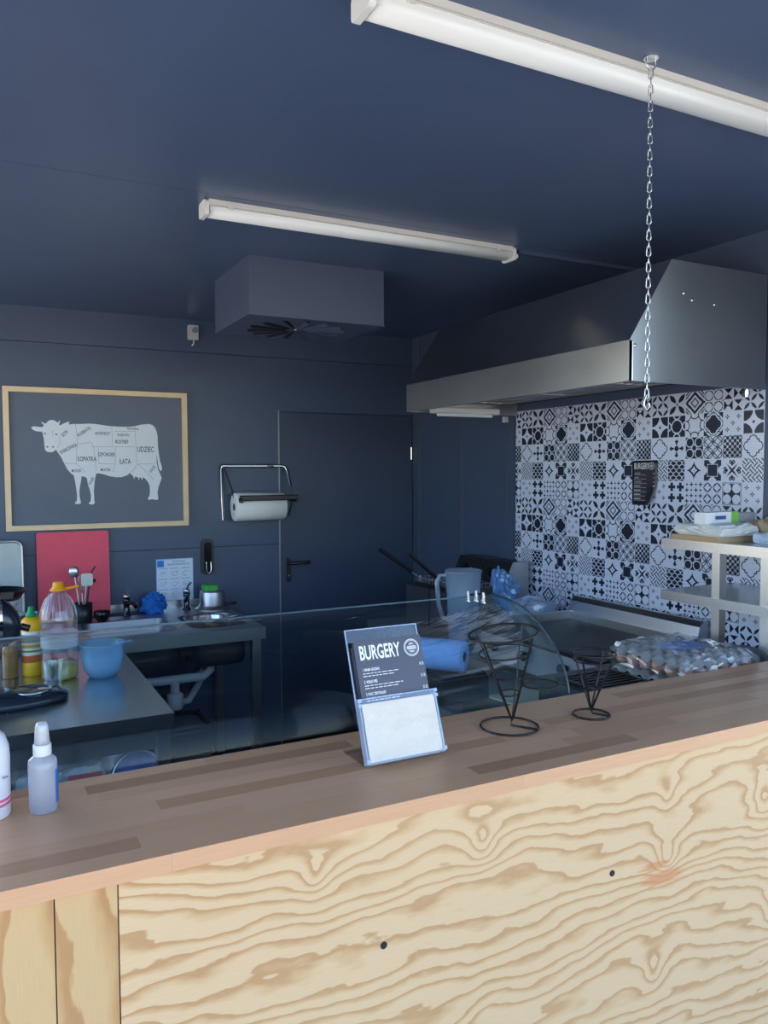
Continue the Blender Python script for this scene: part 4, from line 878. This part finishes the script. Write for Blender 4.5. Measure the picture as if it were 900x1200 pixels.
# menu holder: acrylic L-stand with a pocket, menu card and leaflets
HXA, HXB = .6725, .8475; HY = 1.372; LEAN = math.radians(20.5)
t = thing('menu_holder', (.76, 1.42, ZT), 'clear acrylic holder with burger menus on the counter', 'menu holder')
M_acr = clear('acrylic', (.975,.98,.985), .06, .01); M_aced = clear('acrylic_edge', (.75,.84,.98), .15, .15, .45, (.72,.80,.95))
up = Vector((0, math.sin(LEAN), math.cos(LEAN))); fn = Vector((0, -math.cos(LEAN), math.sin(LEAN))); O = Vector((0, HY+.012, ZT+.003))
def LP(x, s_, d): return Vector((x,0,0)) + O + up*s_ + fn*d          # x across, s up the slope, d toward the customer
def slab(x0, x1, s0, s1, d0, d1): return MB().add([LP(x,s_,d) for d in (d0,d1) for s_ in (s0,s1) for x in (x0,x1)], [(0,2,3,1),(4,5,7,6),(0,1,5,4),(2,6,7,3),(0,4,6,2),(1,3,7,5)])
bk = slab(HXA, HXB-.004, 0, .272, 0, .003).build('back_panel', M_acr, t)
for a in ((HXA,HXA+.0022,0,.272),(HXB-.0062,HXB-.004,0,.272),(HXA+.0022,HXB-.0062,.2698,.272)): slab(a[0],a[1],a[2],a[3],.003,.0042).build('polished_edge', M_aced, bk)
MB().box(HXA, HXB, HY+.010, HY+.115, ZT, ZT+.003).build('foot', M_acr, t)
pk = slab(HXA+.001, HXB+.003, .002, .128, .022, .0245).build('front_pocket', M_acr, t)
slab(HXA+.001, HXB+.003, .1265, .1285, .022, .0252).build('pocket_rim', M_aced, pk)
for x0 in (HXA-.0005, HXB+.0005):
    slab(x0, x0+.0025, .002, .128, .003, .022).build('pocket_side', M_aced, pk)
    for s0 in (.004, .112, .122): slab(x0-.003, x0+.0055, s0, s0+.007, .014, .0255).build('corner_tab', M_aced, pk)
slab(HXA, HXB, .0, .002, .003, .0245).build('pocket_floor', M_acr, pk)
M_card = mat('menu_card', srgb(80,80,92), .22, var=.08, scale=6)
def menu_text(mb, P, ex, ey, s, full=True, lines=2):
    """P(u,v) maps card units (0..1 across, 0..1.41 down) to space"""
    mb.text('BURGERY', P(.06,.175), ex, ey, .180*s, .54, .022, 'LEFT')
    cen = Vector(P(.84,.165))
    exv, eyv = Vector(ex).normalized(), Vector(ey).normalized()
    for rr_ in (.110, .094):
        n_ = 32
        for i in range(n_):
            a, b = 2*PI*i/n_, 2*PI*(i+1)/n_; w = .005 if rr_ > .1 else .003
            f = lambda q, r_: cen + exv*(math.cos(q)*r_*s) + eyv*(math.sin(q)*r_*s)
            mb.add([f(a,rr_-w),f(b,rr_-w),f(b,rr_+w),f(a,rr_+w)], [(0,1,2,3)])
    for v_, w_ in ((.045,.07),(-.045,.08),(-.06,.05),(.062,.035),(.018,.11),(.006,.12),(-.008,.12),(-.02,.11)):
        a = cen+eyv*(v_*s); mb.add([a-exv*w_*s*.6-eyv*.004*s, a+exv*w_*s*.6-eyv*.004*s, a+exv*w_*s*.6+eyv*.004*s, a-exv*w_*s*.6+eyv*.004*s], [(0,1,2,3)])
    it = [('1. MAMA SŁODKA','18 ZŁ'),('2. WIELKI PIES','21 ZŁ'),('3. PLAC CENTRALNY','22 ZŁ')]+[None]*4      # the lower lines cannot be read in the photo
    rl = random.Random(4)
    for i, e_ in enumerate(it if full else it[:3]):
        v0 = .385+i*(.155 if lines > 1 else .128)
        if e_:
            mb.text(e_[0], P(.07,v0), ex, ey, .036*s, .60, .020, 'LEFT'); mb.text(e_[1], P(.985,v0+.005), ex, ey, .036*s, .60, .012, 'RIGHT')
        else:
            for u_, w_ in ((.07,.26),(.90,.08)):
                q = Vector(P(u_,v0)); mb.add([q-eyv*.012*s, q+exv*w_*s-eyv*.012*s, q+exv*w_*s+eyv*.012*s, q+eyv*.012*s], [(0,1,2,3)])
        for k in range(1, lines+1):
            x_ = .07; v1 = v0+.013+k*.034; end = .62-.05*k+rl.uniform(-.05,.05)
            while x_ < end:
                w_ = rl.uniform(.03,.08); q = Vector(P(x_,v1)); mb.add([q-eyv*.0045*s, q+exv*w_*s-eyv*.0045*s, q+exv*w_*s+eyv*.0045*s, q+eyv*.0045*s], [(0,1,2,3)]); x_ += w_+.014
    return mb
for k in range(3):
    d0 = .0045+k*.0050
    m_ = thing('menu_card', LP((HXA+HXB)/2, .004, d0), ('front','middle','rear')[2-k]+' dark BURGERY menu card in the acrylic holder', 'menu', 'dark menu cards in the holder')
    sh_ = .004*k
    slab(HXA+.008+sh_*.3, HXA+.008+.158+sh_*.3, .004, 0.004+.242-(2-k)*.006, d0, d0+.0012).build('card', M_card, m_)
    if k == 2:
        W_ = .158; x0 = HXA+.0092+.0012; top_ = .246
        P = lambda u, v: LP(x0+u*W_, top_-v*W_, d0+.0017)
        menu_text(MB(), P, (1,0,0), up, W_, False).build('lettering', M_whiteink, m_)
tag(slab(HXA+.006, HXB-.002, .0045, .118, .0185, .0208).build('leaflet_stack', mat('leaflet_white', srgb(234,212,184), .25, var=.07, scale=22, bump=.9)), 'white leaflets in the front pocket of the acrylic menu holder', 'leaflets')

# spray bottle and white bottle
t = thing('spray_bottle', (.093, 1.470, ZT), 'clear atomiser spray bottle with a blue label on the counter', 'bottle')
c = (.093, 1.470, ZT)
MB().lathe([(.021,0),(.0235,.003),(.0240,.080),(.0225,.092),(.0145,.099),(.0135,.101)], c, 30).build('body', clear('frosted_plastic', (.80,.84,.92), .06, .2, .55, (.78,.80,.88)), t)
MB().lathe([(.020,.002),(.0225,.004),(.0225,.022),(0,.0225)], c, 26).build('liquid', clear('liquid', (.85,.88,.95), .03, .05, .25, (.7,.75,.85)), t)
MB().lathe([(.0140,.099),(.0150,.101),(.0150,.117),(.0135,.119)], c, 26).build('collar', M_white, t)
MB().lathe([(.0128,.119),(.0130,.121),(.0105,.150),(.0085,.155),(.006,.157),(0,.157)], c, 26).build('spray_cap', clear('cap_clear', (.9,.93,.96), .1, .08, .5, (.86,.88,.92)), t)
mb = MB(); n_ = 8; a0, a1 = math.radians(-75), math.radians(5)
for i in range(n_):
    p = [a0+(a1-a0)*(i+k)/n_ for k in (0,1)]; mb.add([(c[0]+.0245*math.cos(q), c[1]+.0245*math.sin(q), ZT+z_) for q, z_ in ((p[0],.016),(p[1],.016),(p[1],.074),(p[0],.074))], [(0,1,2,3)])
# wraps only the right-hand side of the bottle
mb = MB(); a0, a1 = math.radians(-38), math.radians(40)
for i in range(n_):
    p = [a0+(a1-a0)*(i+k)/n_ for k in (0,1)]; mb.add([(c[0]+r_*math.cos(q), c[1]+r_*math.sin(q), ZT+z_) for r_ in (.0243,.0248) for q, z_ in ((p[0],.016),(p[1],.016),(p[1],.074),(p[0],.074))], [(0,1,2,3),(7,6,5,4)])
mb.build('label', mat('label_blue', srgb(36,110,200), .4), t)
t = thing('white_bottle', (.006, 1.49, ZT), 'white plastic bottle with a pink stripe at the left edge of the counter', 'bottle')
c = (.006, 1.49, ZT)
MB().lathe([(.034,0),(.0365,.003),(.037,.10),(.036,.120),(.030,.138),(.018,.15),(.014,.152)], c, 30).build('body', mat('bottle_white', srgb(228,228,236), .35, var=.02), t)
MB().lathe([(.014,.152),(.016,.154),(.016,.172),(.010,.178),(0,.179)], c, 22).build('cap', M_white, t)
for z_ in (.022, .030): MB().lathe([(.0368,z_),(.0374,z_+.0008),(.0374,z_+.0042),(.0368,z_+.005)], c, 30).build('pink_stripe', mat('stripe_pink', srgb(222,96,140), .4), t)
MB().text('Pure', (.0342,1.4640,ZT+.072), (.72,.69,0), (0,0,1), .005, .9, .01, 'CENTER').build('lettering', M_ink, t)

# menu sheet on the tiles
t = thing('wall_menu', (XR-.004, 2.51, 1.53), 'black BURGERY menu sheet hanging on the patterned tiles', 'menu')
ya, yb_, za, zb = 2.583, 2.440, 1.724, 1.531
def WP(u, v):     # u across from far to near edge, v down (units of width)
    y = ya+(yb_-ya)*u; z = za-v*(ya-yb_); curl = max(0, u-.55)*max(0, v-.75); return Vector((XR-.0045-.10*curl, y+.10*curl, z))
mb = MB(); n_ = 10; H_ = (za-zb)/(ya-yb_)
for i in range(n_):
    for j in range(n_):
        mb.add([WP(i/n_,H_*j/n_),WP((i+1)/n_,H_*j/n_),WP((i+1)/n_,H_*(j+1)/n_),WP(i/n_,H_*(j+1)/n_)], [(0,1,2,3)], 0, True)
sh_ = mb.build('sheet', mat('menu_black', srgb(40,42,50), .3), t); weld(sh_)
md = sh_.modifiers.new('thickness', 'SOLIDIFY'); md.thickness = .0008
menu_text(MB(), lambda u, v: WP(u*.9+.03, min(v,.7))+Vector((-.0020,0,-(max(0,v-.7))*(ya-yb_))) , (0,-1,0), (0,0,1), .143, True, 1).build('lettering', mat('grey_ink', srgb(210,212,218), .6), t)
# ------------------------------------------------------------------ cooking line along the right wall
EZ = .86
t = thing('equipment_table', (2.27, 3.0, 0), 'steel equipment table under the griddle and fryer', 'table')
MB().box(1.92, XR-.008, 2.06, 3.90, EZ-.04, EZ).build('table_top', M_satin, t)
MB().box(1.99, XR-.03, 2.09, 3.87, .22, .24).build('lower_shelf', M_steelh, t)
for x in (1.97, XR-.06):
    for y in (2.07, 3.0, 3.85): MB().box(x, x+.04, y, y+.04, 0, EZ-.04).build('leg', M_steel, t)
# griddle
gx0, gx1, gy0, gy1 = 1.985, 2.545, 2.135, 2.885; gz = .985
t = thing('griddle', (2.27, 2.51, EZ), 'stainless steel griddle with a dark plate under the hood', 'griddle')
MB().box(gx0+.01, gx1, gy0, gy1, EZ+.035, gz-.012).build('body', M_steel, t)
fp = MB().prism([(gx0-.050,EZ+.020),(gx0+.01,EZ+.020),(gx0+.01,gz-.012),(gx0+.004,gz-.012)], gy0, gy1, 'y').build('control_panel', M_satin, t)
for y in (2.30, 2.55, 2.75):
    k = MB().cyl((gx0-.015,y,EZ+.065),(gx0-.048,y,EZ+.080), .020, .017, n=18).build('knob', M_black, fp)
MB().box(gx0+.035, gx1-.065, gy0+.022, gy1-.022, gz-.012, gz).build('hot_plate', mat('griddle_plate', srgb(38,40,44), .38, .6, var=.2, scale=14), t)
MB().box(gx0, gx0+.035, gy0, gy1, gz-.012, gz+.004).build('grease_trough', mat('trough_dark', srgb(54,56,60), .4, .8), t)
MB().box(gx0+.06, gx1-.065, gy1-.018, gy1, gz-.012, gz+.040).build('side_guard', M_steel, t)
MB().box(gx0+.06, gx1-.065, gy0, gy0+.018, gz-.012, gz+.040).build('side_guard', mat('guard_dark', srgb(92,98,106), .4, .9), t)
MB().prism([(gx1-.065,gz-.012),(gx1-.065,gz+.035),(gx1-.052,gz+.085),(gx1-.030,gz+.105),(gx1-.004,gz+.105),(gx1-.004,gz-.012)], gy0, gy1, 'y').build('backsplash', M_steel, t)
for x in (gx0+.05, gx1-.05):
    for y in (gy0+.05, gy1-.05): MB().cyl((x,y,EZ),(x,y,EZ+.035), .016, n=12).build('foot', M_black, t)
# fryer: two tanks side by side
t = thing('double_fryer', (2.27, 3.53, EZ), 'black and steel double fryer in the far corner by the tiles', 'fryer')
M_fry = mat('fryer_steel', srgb(120,124,132), .35, .9, var=.05)
for k, (y0, y1) in enumerate(((3.285,3.525),(3.540,3.780))):
    x0, x1 = 2.10, 2.40; mb = MB()
    MB().box(x0, x1, y0, y1, EZ+.01, EZ+.19).build('body', M_fry, t)
    mb = MB(); l1 = plate_hole(mb, (x0,x1,y0,y1), (x0+.025,x1-.03,y0+.025,y1-.025,.03), EZ+.205); basin(mb, l1, EZ+.205, .012)
    mb.box(x0,x1,y0,y0+.003,EZ+.19,EZ+.205).box(x0,x1,y1-.003,y1,EZ+.19,EZ+.205).box(x0,x0+.003,y0+.003,y1-.003,EZ+.19,EZ+.205); mb.build('tank_rim', M_fry, t)
    hd = MB().prism([(x1+.002,EZ+.19),(x1+.002,EZ+.235),(x1+.055,EZ+.345),(x1+.15,EZ+.345),(x1+.15,EZ+.01),(x1+.03,EZ+.01)], y0, y1, 'y').build('control_head', M_black, t)
    MB().prism([(x1-.002,EZ+.185),(x1-.002,EZ+.24),(x1+.053,EZ+.350),(x1+.152,EZ+.350),(x1+.152,EZ+.01),(x1+.03,EZ+.01)], y0-.004, y0, 'y').build('side_cheek', M_steel if k == 0 else M_fry, hd)
    MB().cyl((x1+.028,(y0+y1)/2+.03,EZ+.285),(x1+.010,(y0+y1)/2+.03,EZ+.295), .024, .021, n=18).build('thermostat_knob', MATS['gloss_black'], hd)
    for j in range(2): MB().cyl((x1+.025,y0+.05+j*.03,EZ+.285),(x1+.018,y0+.05+j*.03,EZ+.289), .005, n=10).build('pilot_lamp', mat('lamp_green', srgb(90,200,150), .3) if j else mat('lamp_amber', srgb(210,150,60), .3), hd)
    MB().tube([(x1+.001,y0+.07,EZ+.225),(x1-.025,y0+.08,EZ+.235),(x1-.03,y0+.12,EZ+.24),(x1-.02,y0+.17,EZ+.235),(x1+.001,y0+.18,EZ+.225)], .005, 8).build('lift_handle', M_chrome, t)
    # basket
    b = thing('fryer_basket', ((x0+x1)/2, (y0+y1)/2, EZ+.10), ('nearer' if k == 0 else 'further')+' wire fryer basket with a long black handle', 'basket', 'baskets in the fryer')
    ym = (y0+y1)/2; mb = MB(); xa, xb, yc, ye = x0+.04, x1-.05, y0+.045, y1-.045
    for z_ in (.215, .245): mb.tube([(x,y,EZ+z_) for x, y in rrect(xa,xb,yc,ye,.02,3)], .0025, 6, True)
    for i in range(9):
        x = xa+(xb-xa)*(i+.5)/9
        for y in (yc, ye): mb.tube([(x,y,EZ+.207),(x,y,EZ+.245)], .0012, 5)
    for i in range(7):
        y = yc+(ye-yc)*(i+.5)/7
        for x in (xa, xb): mb.tube([(x,y,EZ+.207),(x,y,EZ+.245)], .0012, 5)
    mb.build('wire_cage', M_steel, b)
    for s_ in (-.018, .018): MB().tube([(xa,ym+s_,EZ+.243),(xa-.05,ym+s_*.8,EZ+.262),(xa-.075,ym+s_*.5,EZ+.285)], .0035, 7).build('handle_wire', M_chrome, b)
    dx = -.20 if k == 0 else -.235
    MB().tube([(xa-.065,ym,EZ+.280),(xa-.10,ym,EZ+.305),(xa+dx-.03,ym,EZ+.415)], .011, 10).build('handle_grip', M_black, b)
    for s_ in (-.02, .02): MB().cyl((xa-.03,ym+s_,EZ+.235),(xa-.03,ym+s_,EZ+.268), .004, n=8).build('hook', M_chrome, b)
# jug
t = thing('measuring_jug', (1.985+.06, 3.13, EZ), 'clear plastic measuring jug standing before the fryer', 'jug')
c = (2.055, 3.14, EZ)
M_jug = clear('jug_plastic', (.82,.90,.98), .07, .1, .40, (.66,.76,.92))
MB().lathe([(.066,0),(.070,.004),(.082,.25),(.090,.345),(.093,.350),(.0885,.352),(.079,.25),(.066,.010),(0,.009)], c, 36).build('body', M_jug, t)
MB().tube([(c[0]-.080,c[1]+.018,EZ+.330),(c[0]-.115,c[1]+.028,EZ+.330),(c[0]-.128,c[1]+.031,EZ+.30),(c[0]-.120,c[1]+.029,EZ+.20),(c[0]-.10,c[1]+.026,EZ+.13),(c[0]-.070,c[1]+.018,EZ+.12)], .011, 10).build('handle', M_jug, t)
# blue bag
t = thing('plastic_bag', (2.33, 3.10, EZ), 'knotted blue plastic bag full of buns beside the fryer', 'bag')
M_bag = clear('blue_bag_film', (.55,.75,.95), .1, .2, .62, (.25,.55,.92))
crumple((2.36,3.02,EZ+.105), (.155,.105,.105), 12, .22, 34, 18, .9).build('bag_body', clear('pale_blue_film', (.75,.85,.97), .1, .2, .6, (.62,.74,.92)), t)
crumple((2.27,3.10,EZ+.235), (.055,.05,.085), 21, .5, 24, 14).build('bag_neck', M_bag, t)
crumple((2.20,3.06,EZ+.30), (.035,.03,.055), 23, .5, 18, 12).build('bag_tail', M_bag, t)

# ------------------------------------------------------------------ near unit with eggs and shelf
UZ = 1.02
t = thing('undercounter_unit', (2.08, 1.80, 0), 'dark undercounter unit behind the right end of the counter', 'cabinet')
MB().box(1.60, XR-.01, 1.612, 2.0, .06, UZ-.03).build('carcass', mat('unit_dark', srgb(60,64,72), .4, .5), t)
MB().box(1.595, XR-.008, 1.606, 2.005, UZ-.03, UZ).build('top', mat('unit_top', srgb(66,70,78), .35, .4), t)
for a, b in ((1.62,2.07),(2.09,2.55)):
    d_ = MB().box(a, b, 2.0, 2.016, .10, UZ-.05).build('door', mat('unit_dark2', srgb(70,74,82), .4, .5), t); MB().box(a+.04, b-.04, 2.016, 2.03, UZ-.10, UZ-.085).build('handle', M_chrome, d_)
t = thing('black_grate', (1.73, 1.79, UZ), 'black slatted grate beside the egg tray', 'grate')
MB().box(1.61, 1.835, 1.66, 1.675, UZ, UZ+.014).box(1.61,1.835,1.915,1.93,UZ,UZ+.014).box(1.61,1.622,1.675,1.915,UZ,UZ+.014).box(1.823,1.835,1.675,1.915,UZ,UZ+.014).build('frame', M_blackm, t)
for i in range(10): MB().box(1.622, 1.823, 1.684+i*.0235, 1.694+i*.0235, UZ+.001, UZ+.012).build('slat', M_blackm, t)
# egg tray under film: two moulded pulp trays with eggs between
t = thing('egg_tray', (2.01, 1.78, UZ), 'grey pulp egg tray wrapped in clear film behind the counter', 'egg tray')
ex0, ey0, pt = 1.855, 1.635, .0525
M_pulp = mat('grey_pulp', srgb(160,160,158), .85, var=.08, scale=60, bump=.3)
def pulp(zb, flip):
    mb = MB(); n_ = 6*8; vs = []
    for j in range(n_+1):
        for i in range(n_+1):
            u, v = i/n_*6, j/n_*6; h = .5-.5*math.cos(2*PI*u)*.5-.5*math.cos(2*PI*v)*.5
            h = h if not flip else h; vs.append((ex0+i/n_*pt*6, ey0+j/n_*pt*6, zb+h*.030))
    m = n_+1; mb.add(vs, [(j*m+i,j*m+i+1,(j+1)*m+i+1,(j+1)*m+i) for j in range(n_) for i in range(n_)], 0, True); return mb
for zb, nm in ((UZ+.002,'lower_tray'),(UZ+.062,'upper_tray')):
    o = pulp(zb, False).build(nm, M_pulp, t); md = o.modifiers.new('thickness', 'SOLIDIFY'); md.thickness = .002
mb = MB().add([(ex0+.14*0+x, ey0+y, UZ+.096) for x, y in ((.08,.10),(.25,.12),(.23,.22),(.07,.20))]+[(ex0+x, ey0+y, UZ+.0968) for x, y in ((.08,.10),(.25,.12),(.23,.22),(.07,.20))], [(0,1,2,3),(7,6,5,4),(0,4,5,1),(1,5,6,2),(2,6,7,3),(3,7,4,0)])
mb.build('blue_label', mat('egg_label', srgb(84,142,214), .4, var=.2, scale=40), t)
softbox(ex0-.006, ex0+.321, ey0-.006, ey0+.321, UZ+.001, UZ+.102, 14, .005, 12).build('film', clear('cling_film', (.95,.97,1), .14, .12, .10, (.85,.88,.92)), t)
em = MB().lathe([(0,0),(.014,.004),(.021,.018),(.019,.034),(.010,.048),(0,.053)], (0,0,0), 14).mesh('egg', mat('egg_shell', srgb(226,160,128), .5))
for i in range(6):
    for j in range(6):
        if i and j: continue
        e = bpy.data.objects.new('egg', em); COL.objects.link(e); e.location = (ex0+(i+.5)*pt, ey0+(j+.5)*pt, UZ+.0335 if False else UZ+.030)
        tag(e, 'brown egg in the film-wrapped pulp tray', 'egg', 'eggs in the wrapped tray')
# two-tier shelf
t = thing('steel_shelf', (2.38, 1.80, UZ), 'two-tier stainless steel shelf by the right wall', 'shelf')
hx0, hx1, hy0, hy1 = 2.20, XR-.012, 1.20+.42, 2.06
for z_, nm in ((1.437,'upper_shelf'),(1.250,'lower_shelf')):
    s_ = MB().box(hx0, hx1, hy0, hy1, z_-.004, z_).build(nm, M_steelh, t)
    MB().box(hx0, hx0+.003, hy0, hy1, z_-.034, z_-.004).box(hx0+.003, hx1, hy1-.003, hy1, z_-.034, z_-.004).box(hx1-.003, hx1, hy0, hy1-.003, z_-.034, z_-.004).build('lip', M_steelh, s_)
for x in (hx0+.004, hx1-.036):
    for y in (1.81, hy0+.004): 
        MB().box(x, x+.032, y, y+.032, UZ, 1.403 if y > 1.7 else 1.403).build('leg', M_steel, t)
# things on the shelf
SHZ = 1.437
t = thing('foil_box', (2.27, 1.93, SHZ+.06), 'white carton with a green end on top of the shelf pile', 'box')
rz = Matrix.Rotation(math.radians(4), 3, 'Z')
MB().box(2.195, 2.335, 1.87, 1.915, SHZ+.0605, SHZ+.0995, rot=rz, about=(2.27,1.89,0)).build('carton', mat('carton_white', srgb(222,226,232), .45), t)
MB().box(2.335, 2.375, 1.87, 1.915, SHZ+.0605, SHZ+.0995, rot=rz, about=(2.27,1.89,0)).build('green_end', mat('carton_green', srgb(126,190,84), .45, var=.2, scale=30), t)
mb = MB().box(2.245, 2.300, 1.8655, 1.8665, SHZ+.075, SHZ+.087, rot=rz, about=(2.27,1.89,0)); mb.build('print_mark', mat('carton_ink', srgb(60,80,140), .5), t)
tag(MB().box(2.205, 2.40, 1.82, 2.02, SHZ+.0, SHZ+.018).build('cardboard_sheet', mat('kraft_board', srgb(176,150,116), .8, var=.08, scale=20)), 'brown cardboard sheet lowest in the shelf pile', 'cardboard')
tag(softbox(2.195, 2.385, 1.80, 2.0, SHZ+.0185, SHZ+.060, 31, .004, 8).build('paper_pack', mat('pack_white', srgb(214,216,214), .5, var=.05)), 'white paper pack under the green-ended carton', 'pack')
tag(MB().box(2.385, 2.50, 1.90, 1.94, SHZ+.0605, SHZ+.092, rot=Matrix.Rotation(.1,3,'Z')).build('grey_box', mat('grey_carton', srgb(170,172,176), .5)), 'pale grey carton lying behind the green-ended one', 'box')
t = softbox(2.40, 2.555, 1.66, 1.88, SHZ, SHZ+.07, 35, .008, 8)
tag(t.build('paper_bag', mat('kraft_paper', srgb(186,160,130), .75, var=.08, scale=12)), 'crumpled brown paper bag at the right end of the shelf', 'bag')
tag(MB().box(2.43, 2.55, 1.90, 2.03, SHZ, SHZ+.0605).build('kraft_carton', mat('kraft_carton', srgb(150,126,100), .8, var=.06, scale=12)), 'closed brown carton by the wall on the shelf', 'box')
tag(softbox(2.30, 2.39, 1.64, 1.76, SHZ, SHZ+.035, 37, .004, 6).build('tissue_pack', mat('tissue_blue', srgb(190,210,230), .4, var=.08)), 'small pale blue tissue pack at the front right of the shelf', 'pack')

# ------------------------------------------------------------------ behind the case: prep table, roll, paper
PZ = .86
t = thing('prep_table', (1.66, 2.35, 0), 'dark steel side table between display case and griddle', 'table')
MB().box(1.42, 1.905, 2.06, 2.66, PZ-.03, PZ).build('table_top', M_satin, t)
for x in (1.43, 1.855):
    for y in (2.07, 2.61): MB().box(x, x+.04, y, y+.04, 0, PZ-.03).build('leg', M_steel, t)
tag(MB().box(1.66, 1.88, 2.08, 2.36, PZ, PZ+.006, rot=Matrix.Rotation(.2,3,'Z')).build('paper_sheets', mat('cream_paper', srgb(224,222,196), .8)), 'cream paper sheets on the side table seen through the case glass', 'paper')
t = thing('black_box', (1.55, 2.45, PZ), 'low black box under the blue paper roll', 'box')
MB().rbox(1.425, 1.635, 2.32, 2.60, PZ, PZ+.085, .012, 'z').build('body', M_black, t)
MB().rbox(1.44, 1.63, 2.33, 2.59, PZ+.085, PZ+.096, .012, 'z').build('lid', MATS['gloss_black'], t)
t = thing('blue_paper_roll', (1.53, 2.45, PZ+.096), 'roll of pale blue paper lying on the black box', 'paper roll')
Rr = Matrix.Rotation(math.radians(-52), 3, 'Z') @ Matrix.Rotation(PI/2, 3, 'Y'); rc = (1.490, 2.44, PZ+.0965+.057)
MB().lathe([(.019,-.10),(.055,-.10),(.057,-.097),(.057,.097),(.055,.10),(.019,.10)], rc, 32, R=Rr).build('paper', mat('blue_paper', srgb(120,166,226), .8, var=.05, scale=30), t)
MB().lathe([(.0185,-.1005),(.0185,.1005)], rc, 18, R=Rr).build('core', M_dark, t)
